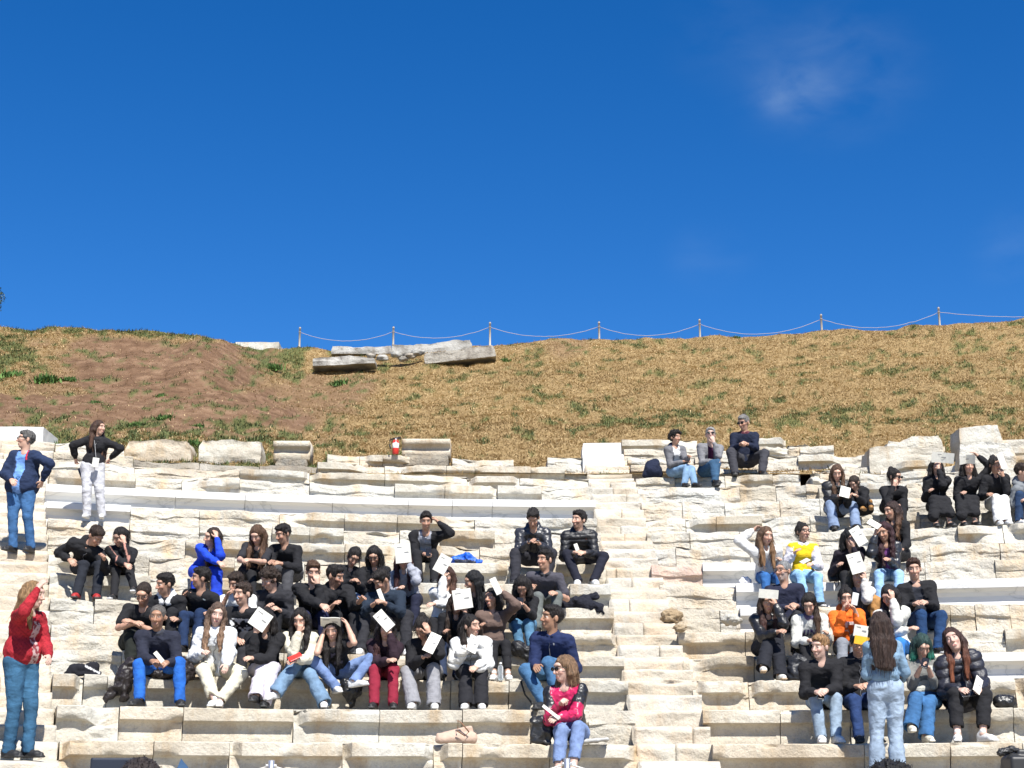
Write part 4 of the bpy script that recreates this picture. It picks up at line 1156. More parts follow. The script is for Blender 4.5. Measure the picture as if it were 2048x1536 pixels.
    if fem: q_ += [ell(chest + fw * .085 * S + lat * .05 * S + up * .01, (.052, .045, .05), Rt, .04), ell(chest + fw * .085 * S - lat * .05 * S + up * .01, (.052, .045, .05), Rt, .04)]
    slc = tc0 if sleeve in ('long', 'short') else None
    scol = None
    if isinstance(sleeve, tuple): sleeve, scol = sleeve
    for q in 'LR':
        s = sideof[q]; sh, e, w_ = J['sh' + q], J['el' + q], J['wr' + q]
        sf = .75 if st in ('vest',) else 1
        q_ += [cap(neck - up * .035 * S - fw * .01, sh, .052 * g + infl * .7, .050 * g + infl * sf, .035)]
        if sleeve == 'long' or scol is not None:
            we = w_ - J['fd' + q] * .012
            q_ += [cap(sh, e, .050 * g + infl * sf, .046 * g + infl * .9 * sf, .03, scol), cap(e, e + (we - e) * .7, .047 * g + infl * .9 * sf, .038 * g + infl * .8 * sf, .02, scol), cap(e + (we - e) * .7, we, .038 * g + infl * .8 * sf, .030 * g + infl * .45, .015, scol)]
        elif sleeve == 'short': q_ += [cap(sh, sh + (e - sh) * .72, .052 * g + infl, .052 * g + infl, .03)]
        elif sleeve == 'elbow': q_ += [cap(sh, e, .050 * g + infl, .046 * g + infl, .03), cap(e, e + (w_ - e) * .45, .046 * g + infl, .042 * g + infl, .02)]
        else: q_ += [cap(sh, sh + (e - sh) * .25, .054 * g + infl, .058 * g + infl, .03)]
    if hood is not None:
        hcl = tc0 if hood is True else np.array(hood)
        q_ += [ell(neck - fw * .075 * S + up * .03 * S, np.array([.105, .06, .062]) * S, Rt, .03, hcl), cap(neck - lat * .075 * S - fw * .03 + up * .015, neck - lat * .035 * S + fw * .065 - up * .03, .034 * S, .022 * S, .02, hcl), cap(neck + lat * .075 * S - fw * .03 + up * .015, neck + lat * .035 * S + fw * .065 - up * .03, .034 * S, .022 * S, .02, hcl)]
    if collar is not None:
        hcl = tc0 if collar is True else np.array(collar); cr = .060 * S
        rr = [neck + (lat * math.cos(a) + fw * math.sin(a)) * cr + up * (.018 + .01 * -math.sin(a)) for a in np.linspace(-math.pi * 1.35, math.pi * .35, 9)]
        q_ += [cap(a, b, .017, None, .008, hcl) for a, b in zip(rr[:-1], rr[1:])]
    if hood is None and collar is None:      # open neckline
        q_.append(('c', neck + fw * .045 * S - up * .005, neck + fw * .085 * S + up * .06, .034 * S, .06 * S, .012, None, -1))
    V, Q = sdf_mesh(q_, .0105)
    nm = vnormals(V, Q)
    amp = {'tee': .005, 'knit': .006, 'hoodie': .009, 'jacket': .007, 'leather': .009, 'puffer': .005, 'denim': .006, 'vest': .005, 'shirt': .006}[st]
    tq = (V - chest) @ Rt
    rg = 1 - np.abs(fbm(V * [8, 8, 10] + key * 3, 3, key + 40)); disp = amp * (2.2 * (rg - .62)) + .25 * amp * fbm(V * 28, 2, key + 4)
    C = colour(V, q_, tc0)
    torso = (np.abs(tq[:, 0]) < .17 * S) & (tq[:, 2] < .22)
    if st in ('puffer', 'vest'):
        band = np.abs(np.sin(tq[:, 2] * math.pi / (.085 if st == 'puffer' else .06))); disp = disp + (.020 if st == 'puffer' else .012) * (band ** .5 - .7)
    V = V + nm * disp[:, None]
    if top2 is not None and top2 != 'crop':     # open front shows another garment
        wdt = top2[1]; fr = (tq[:, 1] < -.02) & (np.abs(tq[:, 0] + .01 * np.sin(tq[:, 2] * 20)) < wdt * (1 + .25 * (tq[:, 2] + .2))) & (tq[:, 2] < .20)
        arm = np.minimum(pdist(cap(J['shL'], J['elL'], .075), V), pdist(cap(J['shR'], J['elR'], .075), V)); arm = np.minimum(arm, np.minimum(pdist(cap(J['elL'], J['wrL'], .06), V), pdist(cap(J['elR'], J['wrR'], .06), V)))
        fr &= arm > 0; C[fr] = top2[0]; V[fr] -= nm[fr] * .018
    if paint is not None: C = paint(C, tq, V, S, J, Rt)
    if st in ('tee', 'knit', 'hoodie', 'shirt', 'denim', 'jacket'): C = C * (1 + .12 * fbm(V * 9, 2, key))[:, None]
    zp = None
    if st in ('jacket', 'puffer', 'vest', 'hoodie') and f > 0 and (top2 is None) and hash_ok(key):
        zp = []
        for z_ in np.arange(-.26, .12, .03):
            m_ = (abs(tq[:, 0] - .004) < .016) & (abs(tq[:, 2] - z_) < .018) & (tq[:, 1] < 0)
            if m_.any():
                cand = V[m_]; fr_ = ((cand - chest) @ Rt)[:, 1]; b_ = cand[fr_.argmin()]
                if fr_.min() > -.24: zp.append(b_ + fw * .002)
    mt = {'leather': M['leather'], 'puffer': M['nylon'], 'vest': M['nylon'], 'denim': M['denim']}.get(st, M['cloth'])
    nmn = {'tee': 't_shirt', 'knit': 'sweater', 'hoodie': 'hooded_top', 'jacket': 'jacket', 'leather': 'jacket', 'puffer': 'padded_jacket', 'denim': 'jacket', 'vest': 'padded_jacket', 'shirt': 'shirt'}[st]
    mesh(nmn, V, Q, mt, root, col=np.clip(C, 0, 1), loc=L0)
    if zp and len(zp) > 4:
        v, q = tube(zp, .0035, 5); mesh('zip', v, q, M['zipm'], root, loc=L0)
    # ---------------- hair
    hs_, hcl = hair[0], np.array(hair[1]); tipc = np.array(hair[2]) if len(hair) > 2 else hcl
    if hs_ != 'none':
        S, S0 = HS, S
        E = lambda p, r, k=.012, s=1: ell(HL(*p), np.array(r) * S, Rm, k, None, s)
        long_ = hs_ in ('long', 'bob', 'longback', 'pony', 'bun', 'wavy', 'mid')
        H = [E((0, .022, .036), {'buzz': (.080, .099, .091), 'bald': (.078, .097, .085), 'short': (.081, .101, .096), 'quiff': (.081, .101, .096)}.get(hs_, (.085, .104, .098)))]
        if hs_ == 'short': H += [E((0, -.015, .088), (.068, .080, .040), .02)]
        if hs_ == 'quiff': H += [E((0, -.045, .098), (.060, .060, .036), .02)]
        if hs_ == 'curly': H += [E((0, -.005, .075), (.092, .098, .070), .02), E((0, .04, .02), (.093, .09, .08), .02)]
        if hs_ == 'bun': H += [ell(HL(0, .075, .115), np.array([.038] * 3) * S, None, .01)]
        # the face and, for short cuts, the ears and neck stay clear
        hl_ = .034 if hs_ in ('buzz', 'bald', 'short', 'quiff') else .040
        H += [E((0, -.104, -.010), (.069, .084, .094 + (.0 if long_ else .004)), .005, -1), E((0, -.04, -.13), (.11, .12, .075), .01, -1)]
        if not long_ and hs_ != 'curly':
            H += [E((-.085, -.012, -.045), (.03, .055, .055), .008, -1), E((.085, -.012, -.045), (.03, .055, .055), .008, -1), E((0, .09, -.115), (.12, .09, .055), .01, -1)]
        dz = np.array([0, 0, -1.0])
        if hs_ in ('long', 'bob', 'wavy', 'longback', 'mid'):
            Ln = {'long': .34, 'wavy': .34, 'bob': .17, 'longback': .36, 'mid': .24}[hs_]
            for s in (-1, 1):
                a = HL(s * .074, .020, .025); b = HL(s * .084, .012, -.045); c = b + dz * .10 + hl * s * .008; fo = (fw * .045 if hs_ in ('long', 'wavy') else fw * -.01)
                for j_, yy in enumerate((.008, .038, .068)):
                    a = HL(s * .075, yy, .030); b = HL(s * (.090 - .1 * abs(yy - .02)), yy, -.050)
                    fo = fw * (.075 - .065 * j_) if hs_ in ('long', 'wavy') else fw * (-.01 - .03 * j_)
                    jt = rs.uniform(-.012, .012, 3)
                    d_ = neck + lat * s * (.078 + .008 * j_) * S + fo + dz * .035 + jt if Ln > .2 else b + dz * (.07 + .02 * rs.random()) + hl * s * .008 - hfw * .0
                    H += [cap(a, b, .024 * S, .026 * S, .02), cap(b, d_, .027 * S, .034 * S, .022)]
                    if Ln > .2:
                        e_ = d_ + dz * (Ln - .15 + rs.uniform(-.04, .03)) + fo * .5 + jt
                        H += [cap(d_, e_, .036 * S, .016 * S, .022)]
            a = HL(0, .085, .0); b = neck - fw * .075 + dz * .0; c = b + dz * (Ln - .12) - fw * .03
            H += [cap(a - hl * .03, b - lat * .04, .05 * S, .05 * S, .03), cap(a + hl * .03, b + lat * .04, .05 * S, .05 * S, .03), cap(b, c, .065 * S, .04 * S, .03), cap(b - lat * .055, c - lat * .05 + dz * .02, .045 * S, .025 * S, .03), cap(b + lat * .055, c + lat * .04, .045 * S, .022 * S, .03)]
        if hs_ == 'pony':
            a = HL(0, .105, .04); b = HL(0, .150, .0); c = b + dz * .16; d_ = c + dz * .12
            H += [cap(a, b, .026, .030, .01), cap(b, c, .030, .028, .01), cap(c, d_, .028, .012, .01)]
        if open_ == 'sideL' or open_ == 'sideR':
            s = (-1 if open_ == 'sideL' else 1) * f; a = HL(s * .06, .07, -.03); b = neck + lat * s * .075 + fw * .06; c = b + dz * .14 + fw * .03
            H += [cap(a, b, .034, .036, .02), cap(b, c, .036, .018, .02)]
        V, Q = sdf_mesh(H, .0078); nm = vnormals(V, Q)
        if hs_ == 'curly': V = V + nm * (.016 * fbm(V * 38, 2, key))[:, None]
        elif hs_ == 'wavy': V = V + nm * (.012 * fbm(V * [38, 38, 22], 2, key))[:, None]
        elif hs_ == 'buzz': V = V + nm * (.002 * fbm(V * 60, 2, key))[:, None]
        else: V = V + nm * (.007 * fbm(V * [55, 55, 10] if long_ else V * [48, 48, 30], 2, key))[:, None]
        tt = np.clip((hc[2] - .02 - V[:, 2]) / .30, 0, 1)[:, None]; st_ = fbm(V * [90, 90, 8], 2, key + 1)[:, None]
        C = (hcl * (1 - tt) + tipc * tt) * (1 + .35 * st_)
        ns = 420 if long_ else 380
        ii = rs.integers(0, len(V), ns); b0 = V[ii]; nn = nm[ii]
        if long_:
            dd = np.array([0, 0, -1.0]) + nn * rs.uniform(.05, .45, (ns, 1)) + rs.normal(0, .12, (ns, 3)); ll = rs.uniform(.03, .10, (ns, 1)); wd = .0022
            dd[:, 2] -= .2
        else:
            dd = nn * .8 + np.array([0, 0, .12]) + rs.normal(0, .35, (ns, 3)); ll = rs.uniform(.006, .015, (ns, 1)) * (.35 if hs_ in ('buzz', 'bald') else 1.5 if hs_ == 'curly' else 1); wd = .003
        dd /= np.linalg.norm(dd, axis=1)[:, None]; sd = np.cross(dd, rs.normal(0, 1, (ns, 3))); sd /= np.linalg.norm(sd, axis=1)[:, None] + 1e-9
        E4 = np.stack([b0 - sd * wd, b0 + sd * wd, b0 + dd * ll + sd * wd * .4, b0 + dd * ll - sd * wd * .4], 1).reshape(-1, 3)
        Q = np.concatenate([Q, len(V) + np.arange(ns * 4).reshape(ns, 4)]); C = np.concatenate([C, np.repeat(C[ii], 4, 0)]); V = np.concatenate([V, E4])
        mesh('hair', V, Q, M['hairm'], root, col=np.clip(C, 0, 1), loc=L0)
        S = S0
    # ---------------- shoes
    sc, so_ = np.array(shoes[1]), np.array(shoes[2])
    for q in 'LR':
        P = shoe_prims(J['an' + q], J['toe' + q], S * (.93 if fem else 1.02), shoes[0], sc, so_)
        V, Q = sdf_mesh(P, .0085)
        if len(V): mesh('shoe', V, Q, M['shoem'], root, col=colour(V, P, sc), loc=L0)
    # ---------------- glasses
    if glasses is not None:
        parts = []; dark = glasses == 'sun'
        for s in (-1, 1):
            cpt = [HL(s * .033 + .024 * math.cos(a), -.107, .010 + .017 * math.sin(a)) for a in np.linspace(0, 2 * math.pi, 15)[:-1]]
            if dark:
                Vb = np.array([q - hfw * 0 for q in cpt] + [q + hfw * -.008 for q in cpt]); k_ = 14
                Qb = [list(range(k_))[::-1], [k_ + i for i in range(k_)]] + [[i, (i + 1) % k_, k_ + (i + 1) % k_, k_ + i] for i in range(k_)]
                parts.append((Vb, Qb))
            parts.append(tube(cpt + [cpt[0]], .0028 if not dark else .0035, 5))
            parts.append(tube([HL(s * .057, -.104, .014), HL(s * .078, -.06, .014), HL(s * .083, .01, .006)], .003, 5))
        parts.append(tube([HL(-.010, -.110, .014), HL(.010, -.110, .014)], .003, 5))
        v, q = join(*parts); mesh('sunglasses' if dark else 'glasses', v, q, M['lens'], root, loc=L0)
    if lanyard:
        c0 = at(191, 925, hipc[1] - .19); v, q = join(tube([neck + lat * .05 + fw * .05, chest + fw * .15 + up * .02, c0 + up * .05], .005, 5), tube([neck - lat * .05 + fw * .05, chest + fw * .15 + up * .02, c0 + up * .05], .005, 5))
        mesh('lanyard', v, q, M['ink'], root, loc=L0)
        v, q = sdf_mesh([boxp(c0, (.045, .004, .065), Rt, .003)], .004); mesh('name_badge', v, q, M['paper'], root, loc=L0)
    PERSONS.append((root, J, hc, neck, chest, lat, fw, up, B)); return PERSONS[-1]

# ------------------------------------------------------------ things people hold or leave lying
M['card'] = simple_mat('yellow_card', (.80, .42, .02), .7); M['phone'] = simple_mat('black_phone', (.012, .012, .014), .2); M['redp'] = simple_mat('red_plastic', (.6, .03, .02), .3)
def sheet(name, label, cat, group, c, w, h, ang, tip=0, yaw=0, mat=None, th=.006, print_=True, fold=0, back_=None):
    """thin booklet: c centre, ang clockwise turn in the picture, tip = top leaning towards the viewer, yaw = turn about the vertical"""
    Rz = Matrix.Rotation(R_(yaw), 3, 'Z') @ Matrix.Rotation(R_(tip), 3, 'X') @ Matrix.Rotation(R_(ang), 3, 'Y'); Rn = np.array(Rz)
    def tr(P): return np.asarray(P) @ Rn.T + c
    e = empty(name, c, label, cat, group)
    nx = 8; xs = np.linspace(-w / 2, w / 2, nx + 1); bend = lambda x: -abs(x) * fold + .004 * math.sin(x * 30)
    V = []; Q = []
    for z in (-h / 2, h / 2):
        for x in xs: V += [(x, bend(x) - th / 2, z), (x, bend(x) + th / 2, z)]
    n2 = 2 * (nx + 1)
    for i in range(nx):
        a = 2 * i; Q += [[a, a + 2, n2 + a + 2, n2 + a], [a + 1, n2 + a + 1, n2 + a + 3, a + 3], [a, a + 1, a + 3, a + 2], [n2 + a, n2 + a + 2, n2 + a + 3, n2 + a + 1]]
    Q += [[0, n2, n2 + 1, 1], [2 * nx, 2 * nx + 1, n2 + 2 * nx + 1, n2 + 2 * nx]]
    mesh('cover', tr(V), Q, mat or M['paper'], e, loc=c, smooth=False)
    if print_:
        parts = []
        for x0, x1, z, t in ((-.36, -.05, .30, .010), (-.05, .36, .02, .016), (-.36, .10, -.30, .006)):
            y = -th / 2 - .0015; a, b = x0 * w, x1 * w; yy = bend((a + b) / 2) + y; hz_ = z * h
            parts.append((np.array([(a, yy, hz_ - t / 2), (b, yy, hz_ - t / 2), (b, yy, hz_ + t / 2), (a, yy, hz_ + t / 2)]), [[0, 1, 2, 3]]))
        v, q = join(*parts[:2] if w < .2 else parts[:2]); mesh('printed_lines', tr(v), q, M['ink'], e, loc=c, smooth=False)
    return e
def book(px, py, who, dd, label, w=.16, h=.225, ang=0, tip=0, yaw=0, **k):
    """booklet at a pixel, dd metres in front of that person's head"""
    Y = who[2][1] - dd
    return sheet('booklet', label, 'booklet', 'white printed booklets held by the spectators', at(px, py, Y), w, h, ang, tip, yaw, **k)
def phone(px, py, who, dd, label, ang=0, tip=-40, yaw=0, mat=None):
    c = at(px, py, who[4][1] - dd); Rn = np.array(Matrix.Rotation(R_(yaw), 3, 'Z') @ Matrix.Rotation(R_(tip), 3, 'X') @ Matrix.Rotation(R_(ang), 3, 'Y'))
    v, q = sdf_mesh([boxp(c, (.036, .0045, .074), Rn, .004)], .004); o = mesh('phone', v, q, mat or M['phone'], loc=c); tag(o, label, 'phone', 'phones in hands'); return o
def blob(name, label, cat, c, prims, mat, col, amp=.02, fr=10, vox=.011, seed=0, group=None, paintf=None):
    c = np.asarray(c, float); P = []
    for p in prims:
        if p[0] == 'c': P.append(cap(c + p[1], c + p[2], p[3], p[4] if len(p) > 4 else None, .03, p[5] if len(p) > 5 else None))
        elif p[0] == 'e': P.append(ell(c + np.array(p[1]), p[2], None, .03, p[3] if len(p) > 3 else None))
        elif p[0] == 'b': P.append(boxp(c + np.array(p[1]), p[2], np.array(Matrix.Rotation(p[3], 3, 'Y')) if len(p) > 3 and p[3] is not None else None, .02, .02, p[4] if len(p) > 4 else None))
    V, Q = sdf_mesh(P, vox); nm = vnormals(V, Q); rg = 1 - np.abs(fbm(V * fr + seed, 3, seed)); V = V + nm * (amp * 2 * (rg - .6))[:, None]
    C = colour(V, P, np.array(col))
    if paintf: C = paintf(C, V - c)
    o = mesh(name, V, Q, M[mat], col=np.clip(C, 0, 1), loc=c); tag(o, label, cat, group); return o
# ------------------------------------------------------------ the people
K1, K2, K3 = (.013, .013, .015), (.022, .022, .026), (.030, .027, .028)
NAVY = (.010, .015, .040); WH = (.56, .56, .55); CREAM = (.50, .47, .38)
JL, JM, JD, JB = (.16, .26, .39), (.045, .12, .22), (.013, .033, .085), (.03, .15, .43)
HB, HD, HN, HG, HL2 = (.012, .009, .008), (.03, .018, .012), (.085, .045, .025), (.20, .19, .18), (.26, .16, .08)
WS = ('sneaker', (.55, .55, .54), (.55, .55, .54)); BS = ('sneaker', (.015, .015, .016), (.03, .03, .03)); BW = ('sneaker', (.02, .02, .02), (.5, .5, .5))
def logo(x, z, r, col, h=None):
    def f(C, tq, V, S, J, Rt):
        m = (abs(tq[:, 0] - x) < r) & (abs(tq[:, 2] - z) < (h or r * .6)) & (tq[:, 1] < 0); C[m] = col; return C
    return f
def print_(x0, x1, z0, z1, col, fr=40, th=.1, s=1):
    def f(C, tq, V, S, J, Rt):
        m = (tq[:, 0] > x0) & (tq[:, 0] < x1) & (tq[:, 2] > z0) & (tq[:, 2] < z1) & (tq[:, 1] < 0) & (vnoise(tq * fr, s) > th); C[m] = col; return C
    return f
def forearms(col):
    def f(C, tq, V, S, J, Rt):
        for q in 'LR':
            a = J['el' + q] + (J['sh' + q] - J['el' + q]) * .25
            C[(pdist(cap(a, J['el' + q], .075), V) < 0) | (pdist(cap(J['el' + q], J['wr' + q], .07), V) < 0)] = col
        return C
    return f
def both(*fs):
    def f(*a):
        for g_ in fs: C = g_(*a); a = (C,) + a[1:]
        return a[0]
    return f
def stripes(col, cols=None):
    def f(C, tq, V, S, J, Rt):
        for q in 'LR':
            for a, b in (('sh', 'el'), ('el', 'wr')):
                A, B = J[a + q], J[b + q]; ba = B - A; t = np.clip(((V - A) @ ba) / (ba @ ba), 0, 1); w_ = V - (A + t[:, None] * ba)
                m = (np.linalg.norm(w_, axis=1) < .085) & (abs(w_ @ Rt[:, 0]) < .010) & (w_ @ Rt[:, 1] < 0); C[m] = col
        return C
    return f
def quilt(C, tq, V, S, J, Rt):
    a = np.sin((V[:, 0] + V[:, 2]) * 80) * np.sin((V[:, 0] - V[:, 2]) * 80); C = C * (1 - .35 * (abs(a) < .12))[:, None]
    m = (tq[:, 1] < .02) & (tq[:, 2] < .08) & (abs(tq[:, 0] - .03) < .042) & (pdist(cap(J['shR'], J['elR'], .07), V) > 0) & (pdist(cap(J['elR'], J['wrR'], .07), V) > 0)
    lace = vnoise(V * 45, 5) > -.15; C[m & lace] = (.38, .27, .26); C[m & ~lace] = (.16, .03, .035); return C
def P(*a, **k): return person(*a, **k)
st1 = P('grey haired person in navy jacket over light blue shirt, standing at far left', 7, 44, (52, 880), 1.02, stand=-.04, hz=-.045, thin=1.08, look=(-62, -4, 0), yaw=-12, bulk=.045, hL=(24, 962, .24), hR=(82, 968, .06), eR=(96, 948), eL=(2, 945),
  fL=(26,), fR=(62,), top=('jacket', (.014, .024, .058)), top2=((.12, .24, .52), .058), collar=(.014, .024, .058), bot=('jeans', (.045, .14, .30)), hair=('short', (.10, .095, .09)), glasses='clear', shoes=BS, skin='l', paint=logo(.075, .10, .008, (.5, .03, .05), .06))
P('long haired blond person in red quilted jacket and jeans shading the eyes', 0, 42, (67, 1190), .985, 'f', stand=-.02, hz=-.18, look=(78, 4, 0), yaw=62, hL=(82, 1168, .26), cL=.5, eL=(36, 1240, .6), hR=(98, 1318, .14), eR=(92, 1285, .1),
  bulk=.02, fL=(16,), fR=(56,), top=('jacket', (.27, .016, .024)), bot=('jeans', (.035, .12, .21)), hair=('longback', (.22, .13, .06)), open_='sideL', shoes=BS, skin='p', paint=quilt, puff=-.004)
P('person with hands on hips in black top and pale grey jeans wearing a name badge', 9, 186, (198, 856), .93, 'f', stand=-.12, look=(62, 0, 0), yaw=5, hL=(152, 924, -.02), eL=(140, 903, .05), hR=(216, 922, -.02), eR=(240, 905, .05), cL=1.1, cR=1.1,
  fL=(174,), fR=(204,), top=('knit', K1), thin=1.05, bot=('loose', (.42, .42, .44)), hair=('longback', (.05, .025, .015), (.12, .06, .035)), open_='sideL', lanyard=True, skin='l', hood=True, shoes=WS)
P('person in black hoodie with red shoes bending towards the neighbour at upper left', 6, 170, (192, 1072), 1.0, look=(48, 32, 0), nx=-.07, yaw=12, hL=(142, 1122, .16), hR=(208, 1114, .38), eL=(136, 1105, 0), fL=(154,), fR=(192,), kL=(166, 1132), kR=(200, 1130), top=('hoodie', K1), hood=True, bot=('jeans', (.014, .016, .022)), hair=('short', HD), skin='m', shoes=('sneaker', (.30, .02, .02), (.03, .02, .02)))
P('person in black tracksuit with pale sleeve stripes resting the head on one fist', 6, 243, (240, 1074), .93, 'f', look=(-28, 20, 0), hR=(247, 1078, 'f'), eR=(258, 1110, .25), hL=(262, 1138, .45), fL=(228,), fR=(268, 1176, .52), kR=(258, 1142), kL=(232, 1140), top=('jacket', K1), bot=('slim', K1), hair=('pony', HB), skin='l', shoes=BW, paint=stripes((.40, .20, .16)), collar=True)
P('person in bright blue suit with one hand on the forehead', 6, 405, (424, 1074), .94, 'f', look=(-52, 8, 6), hR=(432, 1068, 'f'), eR=(440, 1112, .3), hL=(447, 1132, .42), eL=(398, 1118, .1), fL=(392,), fR=(432,), kL=(398, 1128), kR=(438, 1122), top=('shirt', (.012, .05, .46)), bot=('wide', (.012, .05, .46)), hair=('longback', HD, HN), skin='l', shoes=BS)
P('person with long brown hair in charcoal tee leaning forearms on raised knees', 6, 500, (514, 1070), .95, 'f', look=(-12, 26, -6), hL=(488, 1122, .46), hR=(496, 1120, .48), eL=(483, 1095, .3), eR=(530, 1108, .3), fL=(506,), fR=(532,), kL=(505, 1132), kR=(535, 1130), top=('tee', K2), sleeve='short', bot=('slim', K1), hair=('long', HN, (.13, .07, .04)), skin='l', shoes=BS)
P('person in black sweater with bowl cut black hair and grey trousers, one knee up', 6, 578, (566, 1068), 1.0, look=(-42, 14, 0), yaw=-15, hL=(540, 1124, .42), hR=(558, 1126, .40), eR=(598, 1110, .1), kL=(548, 1118, .36), kR=(580, 1132), fL=(545, .30), fR=(572,), top=('knit', K1), bot=('loose', (.05, .05, .055)), hair=('short', HB), skin='m', shoes=BS)
P('person in black tee with glasses and cropped hair folding arms on knees, left of group', 3, 274, (287, 1188), 1.0, look=(-4, 24, 0), hL=(272, 1246, .36), hR=(262, 1243, .38), eL=(250, 1222, .2), eR=(300, 1238, .25), fL=(262,), fR=(292,), kL=(262, 1262), kR=(292, 1262), top=('tee', K1), sleeve='short', bot=('loose', (.012, .014, .012)), hair=('buzz', HD), glasses='clear', bulk=.02, skin='m', shoes=BS, beard=(.12, .06, .04))
P('person in black jacket with white hood lining looking left, behind the seated elder', 4, 336, (330, 1168), 1.0, look=(-48, 6, 0), hL=(322, 1236, .3), hR=(352, 1238, .3), top=('jacket', K1), hood=(.55, .55, .55), bot=('jeans', K1), hair=('short', HB), skin='m', shoes=BS, paint=logo(.06, .07, .016, (.5, .5, .5), .01))
P('person in plain black tee looking left with dark blue jeans, below the blue suit', 4, 402, (402, 1156), 1.0, look=(-72, 0, 0), yaw=-10, hL=(372, 1190, .10), eL=(385, 1215, 0), hR=(420, 1228, .3), kL=(372, 1232, .3), fL=(366,), top=('tee', K1), sleeve='elbow', bot=('jeans', JD), hair=('short', HB), skin='m', shoes=BS, paint=logo(.08, .07, .016, (.35, .4, .4), .006))
P('person in white tee half hidden, dangling one hand behind the smiling neighbour', 4, 480, (472, 1166), .98, look=(-25, 16, 0), hL=(456, 1188, .34), eL=(452, 1180, .2), top=('tee', WH), sleeve='short', bot=('jeans', JD), hair=('short', HD), skin='m', shoes=BS)
P('smiling person in black tee with ragged white chest print', 3, 490, (486, 1188), 1.02, look=(-38, 2, 0), yaw=-10, hL=(478, 1280, .30), hR=(520, 1262, .28), top=('tee', K1), sleeve='short', bot=('jeans', K2), hair=('short', (.04, .025, .018)), skin='l', shoes=BS, paint=print_(-.12, .10, -.10, .06, (.5, .5, .5), 34, .12))
P('person in black hoodie with curly fringe looking down left', 4, 556, (540, 1158), 1.02, look=(-46, 20, 0), yaw=-12, hL=(536, 1212, .32), hR=(556, 1218, .32), top=('hoodie', K2), hood=True, bot=('jeans', K1), hair=('curly', HD), skin='l', shoes=BS)
P('person in black pressing one palm against the cheek, brown cropped hair', 4, 622, (626, 1144), 1.02, look=(14, 12, 0), hR=(634, 1160, 'f'), eR=(640, 1205, .3), hL=(648, 1214, .42), eL=(605, 1205, .1), kL=(610, 1222), kR=(645, 1222), fL=(612,), fR=(648,), top=('hoodie', K1), bot=('jeans', (.012, .014, .04)), hair=('short', HN), skin='l', shoes=BS)
P('bearded person in black hoodie reaching one bare forearm to the right', 4, 684, (670, 1152), 1.02, look=(62, 18, 0), yaw=14, hR=(726, 1196, .42), eR=(700, 1172, .15), hL=(668, 1208, .36), fL=(676,), fR=(702,), top=('hoodie', K1), sleeve='elbow', hood=True, bot=('jeans', K1), hair=('short', HB), skin='m', shoes=BS, beard=(.03, .02, .015))
P('laughing person in shiny black jacket leaning over the row below', 5, 694, (707, 1114), .94, 'f', look=(16, 30, 16), hL=(706, 1160, .36), hR=(716, 1162, .38), top=('jacket', K1), bot=('jeans', JL), hair=('pony', HB), skin='m', shoes=WS, fL=(700,), fR=(716,))
P('person with glasses and dark hair looking down, right of the laughing one', 5, 752, (748, 1112), .94, 'f', look=(-4, 28, 0), hL=(742, 1160, .3), hR=(760, 1160, .3), top=('knit', K1), bot=('jeans', JL), hair=('longback', HB), glasses='clear', skin='m', shoes=WS, fL=(738,), fR=(758,))
nv = P('person in dark navy windbreaker turned down to a slim booklet and phone', 4, 772, (764, 1160), 1.04, look=(-52, 34, 0), hL=(750, 1206, .42), hR=(766, 1204, .44), eL=(722, 1200, .15), eR=(815, 1200, .15), kL=(734, 1216), kR=(812, 1218), fL=(722,), fR=(812,), top=('jacket', (.014, .022, .036)), collar=True, bot=('loose', K2), hair=('short', HB), skin='m', shoes=WS, paint=logo(.08, .02, .012, (.4, .4, .4), .01))
b20 = P('person in light grey hoodie hiding their face behind an upright booklet', 5, 818, (806, 1118), .95, 'f', look=(0, 12, 0), hR=(816, 1118, 'f'), eR=(838, 1158, .25), hL=(800, 1175, .3), top=('hoodie', (.26, .27, .31)), bot=('jeans', (.012, .014, .03)), hair=('long', (.05, .015, .015)), skin='l', shoes=BS)
p27 = P('person in black jacket over grey printed tee touching one ear, top of left group', 7, 850, (852, 1042), .97, look=(4, 8, 0), hR=(872, 1040, 's'), eR=(894, 1074, .1), hL=(852, 1108, .30), top=('jacket', K1), top2=((.27, .28, .32), .075), bot=('jeans', K1), hair=('short', HB), skin='m', shoes=BS, fL=(838,), fR=(868,))
b21 = P('person in white jacket with long brown hair behind a tilted booklet', 4, 886, (894, 1142), .95, 'f', look=(-8, 10, 0), hL=(888, 1146, 'f'), eL=(880, 1190, .25), hR=(864, 1208, .40), eR=(910, 1205, .1), top=('jacket', WH), bot=('jeans', K1), hair=('longback', (.06, .028, .018), (.11, .05, .03)), open_='sideR', skin='l', shoes=BS)
P('person with long jet black hair in profile, face turned away to the left', 4, 946, (946, 1162), .95, 'f', look=(-72, 18, 0), top=('knit', K1), bot=('jeans', K1), hair=('long', (.008, .008, .009)), skin='m', shoes=BS)
b23 = P('person in black with face covered by a square booklet in the middle row', 3, 902, (914, 1206), .93, 'f', look=(10, 12, 0), hR=(930, 1216, 'f'), eR=(928, 1262, .2), hL=(890, 1262, .3), top=('knit', K1), bot=('jeans', (.02, .03, .06)), hair=('long', HD), skin='m', shoes=BS)
b24 = P('person in brown speckled sweater shading one eye with a folded card', 3, 986, (984, 1174), .95, 'f', look=(-34, 0, 0), hR=(998, 1176, 'f'), eR=(1034, 1216, .15), hL=(962, 1250, .2), fL=(988,), fR=(1016,), kL=(985, 1275), kR=(1010, 1272), top=('knit', (.11, .075, .062)), bot=('slim', K1), hem=.08, hair=('longback', HB), skin='m', shoes=WS, paint=print_(-.07, .09, .02, .14, (.03, .025, .03), 12, -.2))
